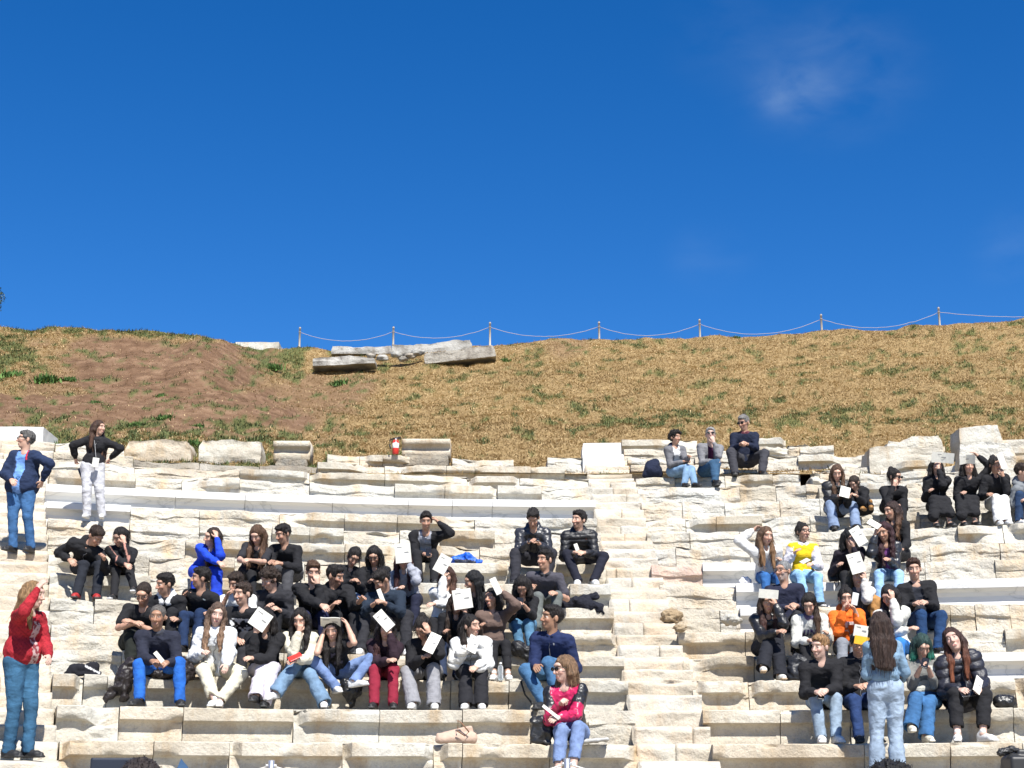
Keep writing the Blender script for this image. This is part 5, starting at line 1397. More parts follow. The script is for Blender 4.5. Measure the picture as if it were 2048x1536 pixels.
p25 = P('person with black bob looking down at a phone, blue jeans and grey sneakers', 4, 1046, (1044, 1172), .94, 'f', look=(-6, 38, 0), hL=(1034, 1210, .40), hR=(1046, 1208, .42), eR=(1068, 1215, .1), fL=(1042,), fR=(1064,), kL=(1030, 1240), kR=(1056, 1240), top=('tee', K1), sleeve='elbow', bot=('jeans', (.07, .19, .30)), hair=('bob', HB), skin='m', shoes=BW)
P('person in grey polo shirt and grey trousers looking left beside a black jacket', 5, 1090, (1090, 1120), 1.03, look=(-42, -4, 0), yaw=-8, hR=(1110, 1186, .34), eR=(1132, 1172, .05), hL=(1062, 1172, .1), kL=(1076, 1198), kR=(1112, 1196), fL=(1074,), fR=(1106,), top=('shirt', (.052, .05, .062)), sleeve='short', collar=(.03, .03, .035), bot=('jeans', (.10, .11, .105)), hair=('short', HB), skin='m', shoes=BS)
p28 = P('person in charcoal leather jacket typing on a phone, knees wide apart', 7, 1066, (1066, 1036), 1.02, look=(-4, 32, 0), hL=(1060, 1082, .36), hR=(1074, 1084, .36), eL=(1036, 1080, .05), eR=(1100, 1080, .05), kL=(1034, 1104), kR=(1100, 1104), fL=(1030,), fR=(1094,), top=('leather', (.024, .025, .032)), hood=True, top2=(K1, .04), bot=('loose', (.022, .022, .028)), hair=('short', HB), skin='m', shoes=BS)
p29 = P('person in black quilted vest and hood with white sneakers beside the stairs', 7, 1160, (1158, 1040), 1.03, look=(-44, -4, 0), hL=(1152, 1104, .32), hR=(1166, 1105, .34), eL=(1128, 1096, .05), eR=(1196, 1096, .05), kL=(1138, 1114), kR=(1204, 1114), fL=(1156,), fR=(1188,), top=('vest', K1), hood=True, bot=('jeans', (.012, .013, .022)), hair=('short', HB), skin='l', shoes=WS, paint=logo(.09, .06, .012, (.5, .1, .03), .006), beard=(.06, .03, .02))
P('stout person in navy blue jacket and blue jeans behind the crimson sweater', 2, 1108, (1104, 1236), 1.12, look=(-66, -6, 0), yaw=-22, bulk=.035, hL=(1072, 1334, .36), eL=(1070, 1295, .1), hR=(1118, 1352, .30), kL=(1056, 1342), kR=(1112, 1350), fL=(1088,), fR=(1120,), top=('jacket', (.012, .020, .062)), collar=True, bot=('jeans', (.055, .16, .30)), hair=('short', HB), skin='d', shoes=BS, paint=logo(.06, .08, .008, (.4, .4, .4), .008))
p31 = P('person in crimson sweater and black leather jacket with sunglasses on lowest row', 0, 1142, (1128, 1338), 1.07, 'f', look=(-58, 4, 0), yaw=-14, hL=(1124, 1402, .30), eL=(1092, 1410, .05), hR=(1112, 1436, .42), eR=(1178, 1430, .05), cL=1.3, kL=(1124, 1452, .4), kR=(1158, 1464, .3), fL=(1116, .42), fR=(1146, 1536, .62), top=('leather', K1), top2=((.42, .012, .075), .13), bot=('jeans', (.17, .28, .48)), hem=.10, paint=forearms((.40, .014, .07)), hair=('mid', (.17, .10, .055), (.22, .14, .08)), glasses='sun', skin='p', shoes=WS)
p32 = P('elder with short grey hair in dark fleece and bright blue jeans, front row left', 2, 318, (315, 1234), 1.02, look=(0, 0, 2), hL=(309, 1324, .40), hR=(331, 1326, .40), eL=(283, 1300, .1), eR=(352, 1300, .1), kL=(284, 1334), kR=(355, 1334), fL=(279, .42), fR=(360, .42), top=('jacket', (.016, .018, .030)), collar=(.03, .032, .042), bot=('jeans', (.018, .125, .47)), hair=('buzz', (.11, .10, .09)), skin='d', shoes=BS, tL=(-.25, -1, 0), tR=(.3, -1, 0))
P('person with long light brown hair in white hoodie and cream trousers, front row', 2, 434, (434, 1230), .98, 'f', look=(14, 2, 10), hL=(408, 1304, .26), eL=(388, 1290, .05), hR=(450, 1352, .52), eR=(474, 1310, .15), kL=(408, 1340, .36), kR=(484, 1346, .34), fL=(430,), fR=(440,), top=('hoodie', (.58, .60, .62)), hood=True, bot=('loose', (.50, .47, .37)), hem=.02, hair=('wavy', (.11, .07, .05), (.25, .15, .09)), skin='p', shoes=WS, paint=logo(.07, .02, .014, (.2, .2, .25), .010), puff=.012)
b34 = P('person in black with lilac grey trousers hidden behind a slanted booklet', 2, 530, (530, 1240), .97, 'f', look=(-10, 10, 0), hL=(512, 1258, 'f'), eL=(512, 1290, .3), hR=(500, 1316, .38), eR=(560, 1300, 0), kL=(528, 1322, .36), kR=(548, 1330, .33), fL=(512, 1392, .62), fR=(528,), top=('knit', K1), bot=('wide', (.44, .41, .46)), hair=('bob', HB), skin='l', shoes=BS, puff=.01)
p35 = P('person with long black hair in white jacket resting chin on fist, flared jeans', 2, 600, (600, 1240), .96, 'f', look=(-4, 14, 0), hL=(600, 1254, 'f'), eL=(594, 1300, .3), hR=(586, 1322, .40), eR=(626, 1300, .1), cL=1.2, kL=(592, 1328, .36), kR=(612, 1334, .36), fL=(552, 1384, .58), fR=(648, .46), tL=(-.6, -1, -.2), top=('jacket', CREAM), bot=('wide', (.14, .26, .37)), hair=('wavy', HB), skin='l', shoes=WS)
b36 = P('cross legged person in black tee holding a booklet flat on the forehead', 2, 676, (664, 1258), .95, 'f', look=(-4, 14, 0), hL=(648, 1262, 's'), eL=(634, 1304, .2), hR=(692, 1244, 's'), eR=(704, 1298, .2), kL=(636, 1330, .32), kR=(728, 1336, .30), fL=(672, 1374, .36), fR=(708, 1362, .42), tL=(.4, -1, 0), tR=(.9, -.5, .1), top=('tee', K1), sleeve='cap', bot=('jeans', (.14, .24, .43)), hair=('long', HB), skin='l', shoes=WS, paint=print_(-.03, .08, -.12, .04, (.10, .09, .13), 30, 0))
b37 = P('person in dark top and crimson trousers shading the eyes with a booklet', 2, 766, (772, 1256), .97, 'f', look=(6, 10, 0), hR=(778, 1258, 'f'), eR=(790, 1305, .25), hL=(782, 1320, .40), eL=(740, 1300, .05), cL=.3, kL=(750, 1336), kR=(786, 1336), fL=(748,), fR=(786,), top=('knit', (.022, .012, .018)), bot=('jeans', (.18, .014, .030)), hair=('wavy', HB, (.06, .02, .02)), skin='l', shoes=BS)
b38 = P('person in black with wide grey trousers covering the face with a raised hand', 2, 852, (845, 1256), .98, 'f', look=(-24, 34, 0), hR=(855, 1258, 'f'), eR=(886, 1300, .15), hL=(850, 1312, .40), eL=(822, 1300, .1), cR=.1, kL=(816, 1338), kR=(866, 1330), fL=(826,), fR=(868,), top=('knit', K1), bot=('wide', (.20, .20, .215)), hair=('bun', HB), skin='m', shoes=WS, puff=.006)
b39 = P('person in white puffer jacket looking right with black flared trousers, front row', 2, 944, (942, 1252), .97, 'f', look=(52, 0, 0), hL=(937, 1290, .36), eL=(906, 1295, .1), hR=(950, 1336, .40), eR=(984, 1310, .1), kL=(930, 1342), kR=(962, 1342), fL=(932,), fR=(962,), top=('puffer', (.58, .58, .56)), collar=True, bot=('wide', (.015, .015, .018)), hair=('pony', HB, HD), open_='sideL', skin='l', shoes=WS)
# right wedge
P('person with dark curly hair in grey and white top talking, light blue jeans', 13, 1352, (1350, 872), .93, 'f', look=(40, 4, 0), yaw=24, hL=(1372, 922, .24), hR=(1380, 912, .34), kL=(1368, 945, .34), kR=(1384, 944, .36), fL=(1369,), fR=(1389,), top=('knit', (.12, .12, .13)), hood=NAVY, top2=((.5, .5, .5), .06), bot=('jeans', (.17, .32, .46)), hair=('curly', HB), skin='m', shoes=BS)
P('white haired person in grey cardigan and sunglasses with hand on chin', 13, 1416, (1421, 868), .98, look=(-4, -10, 0), yaw=10, hR=(1426, 879, 'f'), eR=(1440, 905, .3), hL=(1430, 922, .3), kR=(1434, 928, .40), kL=(1420, 944, .3), fR=(1430, 962, .56), fL=(1432, .42), top=('knit', (.16, .16, .17)), top2=((.05, .012, .04), .045), bot=('jeans', (.035, .10, .18)), hair=('short', (.34, .33, .32)), glasses='sun', skin='p', shoes=BS)
P('grey haired person in navy sweater clasping hands, seated highest on the right', 14, 1490, (1487, 844), 1.06, look=(-38, 14, 0), hL=(1484, 886, .40), hR=(1492, 887, .40), eL=(1466, 880, .1), eR=(1522, 880, .1), cL=.9, cR=.9, kL=(1464, 906), kR=(1526, 906), fL=(1470, .44), fR=(1524, .44), top=('knit', (.010, .014, .030)), collar=(.1, .03, .04), bot=('loose', (.035, .035, .042)), hair=('short', (.22, .21, .20)), glasses='sun', skin='m', shoes=BS)
b43 = P('person in black puffer jacket reading a booklet, long brown hair, pale jeans', 10, 1672, (1674, 946), .95, 'f', look=(-8, 16, 0), hL=(1680, 990, .34), hR=(1692, 985, .36), kL=(1660, 1008, .33), kR=(1704, 1006, .33), fL=(1668,), fR=(1712,), top=('puffer', K1), bot=('wide', (.18, .28, .41)), hair=('long', HN), skin='l', shoes=BS)
P('small crouching person in black with tan shoes, reading behind the pale jeans', 10, 1728, (1708, 966), .82, 'f', look=(-40, 26, 0), yaw=-20, kL=(1715, 985, .25), kR=(1728, 985, .25), fL=(1728, 1014, .30), fR=(1742, 1012, .34), hL=(1700, 990, .35), hR=(1712, 990, .35), top=('knit', K1), bot=('slim', K1), hair=('pony', HD), skin='l', shoes=('boot', (.26, .13, .04), (.2, .11, .04)))
P('person in black top with dark sunglasses and bun resting chin on hand', 10, 1782, (1789, 954), .97, 'f', look=(42, 6, 0), hL=(1790, 966, 'f'), eL=(1772, 1005, .25), hR=(1796, 1010, .3), top=('knit', K1), bot=('slim', K1), hair=('bun', HB), glasses='sun', skin='l', shoes=BS)
P('person with very long curly chestnut hair turned left behind the leather jacket', 7, 1796, (1783, 1016), .97, 'f', look=(-66, 10, 0), yaw=-30, top=('knit', K1), bot=('slim', K1), hair=('wavy', (.03, .015, .012), (.14, .07, .035)), open_='sideR', skin='m', shoes=BS)
p47 = P('person with wavy dark hair, purple top under black leather jacket and light jeans', 6, 1778, (1768, 1064), .97, 'f', look=(-34, 10, 0), hL=(1752, 1062, .30), eL=(1748, 1095, .1), hR=(1776, 1118, .32), kL=(1758, 1134), kR=(1798, 1134), fL=(1760,), fR=(1798,), top=('leather', (.018, .020, .026)), top2=((.16, .05, .20), .05), bot=('jeans', (.22, .36, .54)), hair=('wavy', (.035, .012, .015)), skin='m', shoes=WS)
b48 = P('person in long black coat with an open booklet over the brow, bare ankle', 10, 1876, (1873, 930), .96, 'f', look=(0, 4, 0), hR=(1876, 932, 'f'), eR=(1890, 968, .2), hL=(1860, 980, .28), kL=(1868, 1000), kR=(1890, 998), fL=(1872,), fR=(1900,), top=('jacket', K1), bot=('skirt', K1), hair=('bob', HB), skin='l', shoes=BS)
b49 = P('person in black dress raising one arm to steady an open booklet on the face', 10, 1934, (1937, 932), .97, 'f', look=(0, 0, 0), hR=(1950, 907, 's'), eR=(1976, 945, .05), hL=(1925, 985, .3), kL=(1920, 1000), kR=(1948, 1000), fL=(1928,), fR=(1950,), top=('knit', K1), bot=('skirt', K1), hair=('bob', HB), skin='l', shoes=BS)
b50 = P('person in black jacket and white trousers holding papers to the face', 10, 1994, (1990, 930), .96, 'f', look=(14, 8, 0), hR=(2004, 945, 'f'), eR=(2016, 975, .2), hL=(1978, 988, .3), eL=(1968, 965, .05), kL=(1990, 1004, .3), kR=(2008, 990, .36), fL=(1998,), fR=(2012,), top=('jacket', K1), bot=('wide', (.54, .54, .53)), hair=('bun', HB), skin='m', shoes=WS)
P('person in grey hooded top cut off by the right edge of the picture', 10, 2052, (2044, 944), .98, 'f', look=(60, 14, 0), yaw=30, hL=(2046, 1000, .3), kL=(2040, 1012), fL=(2038,), fR=(2060,), top=('hoodie', (.14, .15, .16)), hood=True, bot=('jeans', (.02, .05, .11)), hair=('short', HD), skin='l', shoes=WS)
P('person in white sweater with long light brown hair, one hand behind the head', 6, 1536, (1532, 1072), .95, 'f', look=(18, 4, 6), hL=(1512, 1056, 'b'), eL=(1492, 1068, 0), hR=(1560, 1118, .2), kL=(1530, 1140), kR=(1560, 1142), top=('knit', WH), bot=('jeans', (.03, .13, .34)), hair=('long', (.10, .055, .03), (.24, .13, .06)), skin='l', shoes=WS, puff=.008)
p53 = P('person in yellow vest over white sleeves with glasses and hair bun', 6, 1606, (1606, 1064), .96, 'f', look=(24, 0, 0), hL=(1592, 1102, .20), eL=(1572, 1108, 0), hR=(1622, 1128, .32), eR=(1650, 1118, .05), kL=(1596, 1136), kR=(1634, 1136), fL=(1612,), fR=(1640,), top=('knit', (.62, .42, .015)), sleeve=('long', (.50, .49, .54)), collar=(.5, .5, .52), bot=('jeans', (.19, .34, .50)), hair=('bun', HB), glasses='clear', skin='l', shoes=BW)
b54 = P('person all in black with black hair behind a tilted booklet, small handbag alongside', 6, 1702, (1700, 1076), .96, 'f', look=(6, 20, 0), hR=(1706, 1086, 'f'), eR=(1714, 1120, .25), hL=(1678, 1128, .24), eL=(1676, 1105, 0), top=('knit', (.018, .014, .02)), bot=('slim', K1), hair=('bob', (.008, .008, .009)), skin='l', shoes=BS, fL=(1692,), fR=(1712,))
P('person with brown hair in black jacket and blue jeans squinting, right end of group', 4, 1846, (1826, 1128), 1.04, look=(-10, 8, 0), hL=(1832, 1206, .38), hR=(1850, 1204, .36), eL=(1808, 1195, .05), eR=(1884, 1195, .05), kL=(1838, 1212), kR=(1882, 1214), fL=(1846,), fR=(1876,), top=('jacket', K1), top2=((.02, .022, .03), .05), collar=True, bot=('jeans', (.014, .05, .13)), hair=('short', (.05, .022, .014)), skin='l', shoes=BW, bulk=.02)
P('grey bearded person with glasses in navy sweater looking left', 4, 1576, (1566, 1142), 1.04, look=(-44, 0, 0), yaw=-10, bulk=.035, hL=(1578, 1214, .36), hR=(1592, 1210, .36), eL=(1540, 1205, .05), eR=(1616, 1205, .05), top=('knit', (.016, .018, .035)), bot=('jeans', K2), hair=('buzz', (.20, .20, .20)), beard=(.30, .28, .27), glasses='clear', skin='m', shoes=BS)
b57 = P('person in grey jacket with a camel coat hanging from one shoulder, behind booklet', 4, 1726, (1714, 1152), .96, 'f', look=(0, 8, 0), hR=(1728, 1150, 'f'), eR=(1734, 1196, .25), hL=(1700, 1205, .3), top=('jacket', (.07, .07, .08)), sleeve=('long', (.50, .48, .45)), bot=('slim', K1), hair=('bob', (.035, .03, .018)), skin='l', shoes=BS)
b58 = P('person in glossy black leather jacket shading the eyes with folded white paper', 3, 1534, (1536, 1204), .97, 'f', look=(0, 6, 0), hR=(1548, 1200, 'f'), eR=(1568, 1238, .2), hL=(1560, 1262, .42), eL=(1504, 1262, .05), kL=(1534, 1286, .36), kR=(1556, 1276, .36), fL=(1526, 1334, .60), fR=(1560,), top=('leather', K1), bot=('wide', (.014, .015, .02)), hair=('long', HD, (.07, .03, .025)), skin='m', shoes=('sneaker', (.5, .49, .46), (.36, .27, .18)))
P('person in white varsity sweatshirt with purple letters, dark hair tied back', 3, 1618, (1618, 1208), .95, 'f', look=(-16, 26, 0), hL=(1622, 1280, .34), hR=(1654, 1264, .34), eL=(1592, 1265, .05), top=('knit', (.50, .50, .47)), collar=(.10, .08, .14), bot=('jeans', K1), hair=('pony', HB, HN), open_='sideR', skin='l', shoes=BS, puff=.008,
  paint=lambda C, tq, V, S, J, Rt: (C.__setitem__((tq[:, 1] < 0) & (tq[:, 2] < .03) & (tq[:, 2] > -.07) & (((abs(tq[:, 0] + .075) < .010)) | ((abs(tq[:, 0] + .035) < .010)) | ((abs(tq[:, 2] + .062) < .010) & (abs(tq[:, 0] + .055) < .025)) | (abs(tq[:, 0]) < .009) | (abs(tq[:, 0] - .052) < .009) | (abs(tq[:, 0] - .026 + tq[:, 2] * .5 + .012) < .010)), (.08, .05, .16)), C)[1])
p60 = P('person in bright orange hooded top holding up a pale phone with both hands', 3, 1696, (1692, 1196), .96, 'f', look=(-6, 10, 0), hL=(1688, 1214, .32), hR=(1708, 1216, .32), eL=(1672, 1250, .1), eR=(1730, 1248, .1), kR=(1712, 1280), kL=(1684, 1282), fL=(1684,), fR=(1706,), top=('hoodie', (.66, .13, .018)), hood=True, bot=('jeans', (.17, .18, .20)), hair=('bun', HB), skin='l', shoes=WS, paint=print_(-.04, .07, -.07, .05, (.55, .50, .48), 26, -.25))
P('person with long black hair in white sweater hiding the brow behind one hand', 3, 1792, (1778, 1192), .97, 'f', look=(-38, 28, 0), hR=(1784, 1190, 'f'), eR=(1796, 1238, .25), hL=(1824, 1256, .28), eL=(1770, 1250, .05), kL=(1770, 1284), kR=(1800, 1282), fL=(1776,), fR=(1800,), top=('knit', (.52, .52, .48)), bot=('jeans', (.03, .18, .50)), hair=('long', (.009, .008, .009)), skin='l', shoes=BS, puff=.008)
p62 = P('blond short haired person in black denim jacket and pale jeans, lower right', 1, 1646, (1640, 1294), 1.0, look=(-46, 0, 0), hL=(1636, 1384, .38), hR=(1650, 1382, .38), eL=(1610, 1365, .05), eR=(1684, 1365, .05), kL=(1630, 1398), kR=(1670, 1398), fL=(1642,), fR=(1672,), top=('jacket', K1), bot=('jeans', (.20, .26, .33)), hair=('short', (.30, .17, .08)), skin='p', shoes=WS, brow=(.2, .1, .05), paint=print_(-.13, .13, .03, .045, (.2, .2, .2), 8, .2))
b63 = P('person in black hood and dark blue jeans under a yellow and white card', 1, 1718, (1716, 1286), .97, look=(-5, 20, 0), hL=(1718, 1372, .3), hR=(1738, 1370, .3), top=('hoodie', K1), hood=True, bot=('jeans', (.02, .05, .14)), hair=('short', HB), skin='m', shoes=BS)
P('person seen from behind in pale denim jacket and pale wide jeans, standing', -1, 1772, (1760, 1250), .965, 'f', f=-1, stand=-.30, look=(-8, 4, 0), hL=(1752, 1368, -.32), hR=(1796, 1370, -.32), eL=(1728, 1340, 0), eR=(1812, 1340, 0), fL=(1755,), fR=(1796,), puff=-.004, top=('denim', (.15, .235, .33)), bot=('wide', (.22, .28, .36)), hair=('longback', (.035, .02, .015)), skin='l', shoes=WS, thin=1.0)
p65 = P('person with teal dyed bob looking down at a phone, blue flared jeans', 1, 1850, (1845, 1292), .95, 'f', look=(4, 34, 0), hL=(1842, 1332, .34), hR=(1856, 1334, .34), eL=(1822, 1368, .1), eR=(1868, 1368, .1), kL=(1832, 1398, .36), kR=(1858, 1402, .34), fL=(1822, 1452, .58), fR=(1852,), top=('tee', (.15, .15, .14)), sleeve='elbow', bot=('wide', (.04, .14, .30)), hair=('bob', (.02, .05, .045), (.01, .45, .29)), skin='l', shoes=('sneaker', (.5, .47, .38), (.5, .47, .4)), paint=print_(-.1, .1, -.15, .1, (.42, .42, .38), 9, .05))
p66 = P('laughing person with auburn hair in large black puffer jacket, lower right end', 1, 1936, (1906, 1280), 1.05, 'f', look=(-22, -10, -16), yaw=-6, bulk=.05, hL=(1924, 1380, .36), hR=(1958, 1378, .38), eL=(1888, 1372, .05), eR=(1992, 1368, .05), kL=(1912, 1400), kR=(1964, 1400), fL=(1915, .42), fR=(1966, .42), tL=(-.3, -1, 0), tR=(.4, -1, 0), top=('puffer', (.014, .015, .024)), sleeve='long', bot=('loose', K1), hem=.09, hair=('long', (.04, .018, .014), (.17, .055, .025)), skin='p', shoes=WS)
# two onlookers on the orchestra floor, only the crowns of their heads in view
P('person close to the camera, only dark crown of hair showing at bottom left', 0, 320, (320, 1545), 1.083, f=-1, stand=0, pos=(-1.66, 7.3), hL='side', hR='side', top=('jacket', K2), bot=('jeans', JD), hair=('short', (.03, .022, .02)))
P('person close to the camera, only black crown of hair showing under the denim figure', 0, 1760, (1760, 1545), 1.068, f=-1, stand=0, pos=(1.70, 7.3), hL='side', hR='side', top=('jacket', K1), bot=('jeans', K1), hair=('curly', (.01, .009, .009)))

# ------------------------------------------------------------ booklets, papers, phones
book(521, 1239, b34, .17, 'booklet slanted clockwise before the person with lilac grey trousers', .19, .20, 34)
book(661, 1244, b36, .10, 'booklet seen edge-on, laid flat across the forehead of the cross legged person', .21, .16, 4, 62)
book(768, 1241, b37, .17, 'booklet tilted left, held by the person in crimson trousers', .12, .225, -42)
book(864, 1286, b38, .30, 'shaded booklet held low by the person in wide grey trousers', .12, .225, 24, -20)
book(946, 1288, b39, .34, 'shaded booklet held against the white puffer jacket', .11, .20, 24, -20, 25)
book(806, 1106, b20, .17, 'upright booklet in front of the grey hoodie', .19, .24, -6)
book(885, 1128, b21, .17, 'blank tilted booklet in front of the white jacket in the middle rows', .15, .22, 28)
book(925, 1198, b23, .17, 'large square booklet covering the person in black in the middle row', .21, .22, -9)
book(992, 1172, b24, .17, 'narrow folded card against the temple of the brown sweater', .075, .20, -26, print_=False)
book(762, 1192, nv, .28, 'slim closed booklet on the arm of the navy windbreaker', .05, .17, -22, print_=False)
book(1690, 984, b43, .36, 'shaded booklet read by the person in black puffer jacket at upper right', .14, .20, 16, -30)
book(1884, 915, b48, .17, 'wide open booklet over the brow beside the long black coat', .32, .15, 4, 20, fold=.3)
book(1932, 918, b49, .17, 'arched open booklet balanced on the face of the black dress', .22, .13, -3, 25, fold=.6)
book(2004, 922, b50, .17, 'narrow stack of papers before the person in white trousers', .09, .22, -16, print_=False)
book(1717, 1072, b54, .17, 'tilted booklet in front of the person all in black', .14, .24, -30)
book(1712, 1126, b57, .17, 'booklet above the camel coat, tilted slightly left', .17, .24, -16)
book(1537, 1188, b58, .16, 'folded blank paper over the brow of the black leather jacket', .22, .10, 5, 15, print_=False)
book(1956, 1370, p66, .40, 'shaded booklet on the lap of the laughing person', .09, .20, 38, -20, 30)
book(1102, 1424, p31, .42, 'booklet seen edge-on in the hands of the crimson sweater', .03, .20, -52, print_=False, th=.02)
book(318, 1314, p32, .42, 'small closed booklet held in the lap of the elder', .04, .13, -42, print_=False, th=.02)
book(1748, 1048, p47, .22, 'leaflet waved beside the wavy dark hair', .10, .16, -50, -30)
book(1153, 1094, p29, .34, 'crumpled white leaflet in the hands of the quilted vest', .05, .09, -20, print_=False)
c = at(1722, 1262, b63[2][1] - .17); e = sheet('card', 'yellow and white card over the face of the person in black hood', 'card', None, c, .15, .12, 10, 10, mat=M['paper'], print_=True)
c2 = at(1724, 1281, b63[2][1] - .172); s_ = sheet('yellow_half', None, None, None, c2, .16, .085, 10, 10, mat=M['card'], print_=False)
for ch in list(s_.children):
    ch.name = 'yellow_half'; ch.parent = e; ch.location = tuple(c2 - c)
bpy.data.objects.remove(s_)
phone(857, 1104, p27, .36, 'black phone held below the grey printed tee')
phone(1040, 1204, p25, .48, 'black phone held by the person with black bob')
phone(1067, 1080, p28, .44, 'black phone typed on by the person in charcoal leather jacket', 80)
phone(1642, 1388, p62, .44, 'dark phone on the knees of the blond person', 10)
phone(1850, 1326, p65, .42, 'black phone held by the teal haired person', 20)
phone(1936, 1388, p66, .44, 'black phone beside the booklet on the lap of the laughing person', 80)
M['palephone'] = simple_mat('pale_phone', (.42, .42, .42), .4)
phone(1710, 1198, p60, .36, 'pale phone held up by the person in orange', 14, -10, mat=M['palephone'])
phone(590, 1314, p35, .46, 'red phone in the lap of the person with flared jeans', 55, -40, mat=M['redp'])
phone(1610, 1122, p53, .36, 'grey phone in the lap of the yellow vest', 50, -50, mat=M['palephone'])
phone(163, 945, PERSONS[2], -.02, 'dark phone sticking out of the pale grey jeans pocket', -25, -10)

# ------------------------------------------------------------ bags and coats
S_ = lambda n, px, d, dz=0: row_pt(n, px, d, dz)
blob('backpack', 'dark navy backpack standing left of the person with curly hair', 'backpack', S_(13, 1306, -.16), [('c', (-.03, 0, .12), (.03, 0, .12), .115, .115), ('c', (-.02, .02, .20), (.04, .02, .24), .10, .08), ('c', (-.12, 0, .06), (.10, 0, .06), .06, .06), ('c', (.0, -.06, .1), (.05, -.06, .2), .06, .05)], 'cloth', (.012, .016, .035), .008, 9, seed=3)
blob('folded_jacket', 'bright blue jacket heaped on the seat right of the grey printed tee', 'jacket', S_(7, 932, -.14), [('c', (-.15, 0, .05), (.02, 0, .09), .05, .06), ('c', (.02, -.02, .10), (.10, 0, .05), .055, .045), ('c', (.08, -.03, .04), (.19, -.02, .03), .04, .03), ('c', (-.12, -.04, .03), (.1, -.05, .02), .03, .025, (.015, .02, .04))], 'nylon', (.01, .09, .52), .016, 14, seed=5)
blob('folded_jacket', 'black jacket spread on the seat right of the grey polo shirt', 'jacket', S_(5, 1160, -.10, .0), [('c', (-.22, 0, .06), (.05, -.03, .08), .06, .08), ('c', (.0, -.05, .06), (.24, -.07, .00), .07, .05), ('c', (.02, .04, .10), (.20, .03, .16), .04, .04), ('c', (.18, -.08, .0), (.28, -.09, -.05), .05, .03)], 'cloth', (.012, .013, .02), .018, 12, seed=7)
blob('winter_coat', 'black padded coat lying under the elder and hanging over the seat edge', 'coat', S_(2, 316, -.05), [('c', (-.24, -.05, .10), (-.34, -.02, .04), .09, .07), ('c', (-.26, -.10, .10), (-.38, -.17, -.14), .08, .06), ('c', (-.38, -.17, -.14), (-.48, -.19, -.26), .06, .03), ('c', (-.30, -.14, 0), (-.30, -.17, -.24), .08, .04), ('c', (-.2, .0, .03), (.24, .02, .03), .05, .05), ('c', (.24, -.03, .10), (.34, -.06, .02), .10, .07), ('c', (.30, -.10, .06), (.30, -.16, -.06), .07, .04)], 'nylon', (.016, .012, .012), .022, 11, seed=9)
def nike(C, q):
    m = (q[:, 1] < 0) & (abs(q[:, 2] - .05 + (q[:, 0] - .12) * .5) < .010) & (q[:, 0] > .03) & (q[:, 0] < .19); C[m] = .5; return C
blob('cap_pile', 'two black caps with a small white mark lying on a seat at left', 'caps', S_(2, 166, -.16), [('c', (-.10, 0, .05), (-.04, 0, .06), .065, .06), ('c', (.06, 0, .07), (.10, .02, .08), .065, .06), ('c', (-.17, -.03, .02), (.18, -.04, .015), .022, .02)], 'cloth', (.012, .012, .016), .010, 14, seed=11, paintf=nike)
blob('drawstring_bag', 'black shiny drawstring bag hanging below the cross legged person', 'bag', S_(2, 702, .14), [('c', (-.06, 0, -.06), (.08, 0, -.06), .05, .05), ('c', (-.02, .0, -.12), (.05, 0, -.14), .08, .07), ('c', (.0, .02, -.2), (.01, .03, -.28), .06, .03)], 'leather', (.012, .012, .013), .014, 14, seed=13)
tote = blob('beige_tote', 'soft beige tote bag slumped on the lowest full row', 'bag', S_(0, 912, -.12), [('b', (0, 0, .055), (.20, .035, .05), .0), ('b', (.02, .01, .09), (.15, .03, .055), -.22), ('c', (-.15, -.02, .045), (.17, -.02, .05), .04, .035)], 'cloth', (.40, .29, .225), .004, 7, seed=15)
c = S_(0, 912, -.12); v, q = tube([c + [.02, -.09, .14], c + [.02, -.08, .22], c + [.05, -.07, .20], c + [.13, -.09, .11], c + [.09, -.10, .07], c + [.01, -.10, .12]], .007, 6); mesh('handle', v, q, simple_mat('tan_strap', (.22, .11, .06)), tote, loc=c)
blob('handbag', 'black leather handbag standing left of the crimson sweater', 'handbag', S_(0, 1083, -.08), [('b', (0, 0, .13), (.105, .06, .13), .08), ('c', (-.08, -.02, .22), (.08, -.02, .24), .03, .03)], 'leather', (.014, .014, .015), .012, 9, seed=17)
blob('seat_cushion', 'flat pale grey cushion sticking out under the crimson sweater', 'cushion', S_(0, 1165, .0), [('b', (.04, -.02, .02), (.22, .13, .016), -.08)], 'cloth', (.36, .36, .35), .008, 9, seed=19)
blob('plastic_bag', 'black crumpled plastic bag on the seat at lower right edge', 'bag', S_(1, 2012, -.12), [('c', (-.06, 0, .07), (.04, 0, .08), .065, .06), ('c', (.04, -.02, .05), (.09, 0, .04), .045, .035)], 'leather', (.010, .010, .011), .010, 14, seed=21)
blob('backpack', 'black backpack at the feet of the white varsity sweatshirt', 'backpack', S_(3, 1600, .34, -.37), [('c', (-.04, 0, .13), (.05, 0, .13), .13, .13), ('c', (-.03, .02, .26), (.04, .02, .27), .10, .09), ('c', (0, -.08, .10), (.02, -.08, .16), .07, .06)], 'nylon', (.012, .013, .017), .012, 10, seed=23)
sbag = blob('shoulder_bag', 'black shoulder bag below the person with black bob, strap hanging down', 'bag', S_(3, 1042, .02, .02), [('c', (-.04, 0, .06), (.06, 0, .02), .085, .07), ('c', (.06, 0, 0), (.13, -.02, -.08), .06, .05)], 'nylon', (.012, .012, .013), .014, 12, seed=25)
c = S_(3, 1042, .02); v, q = tube([c + [.10, -.05, -.10], c + [.06, -.12, -.25], S_(2, 1042, .06, -.02), S_(2, 1050, .09, -.16), S_(2, 1066, .07, -.26)], .011, 6); mesh('strap', v, q, M['blackp'], sbag, loc=c)
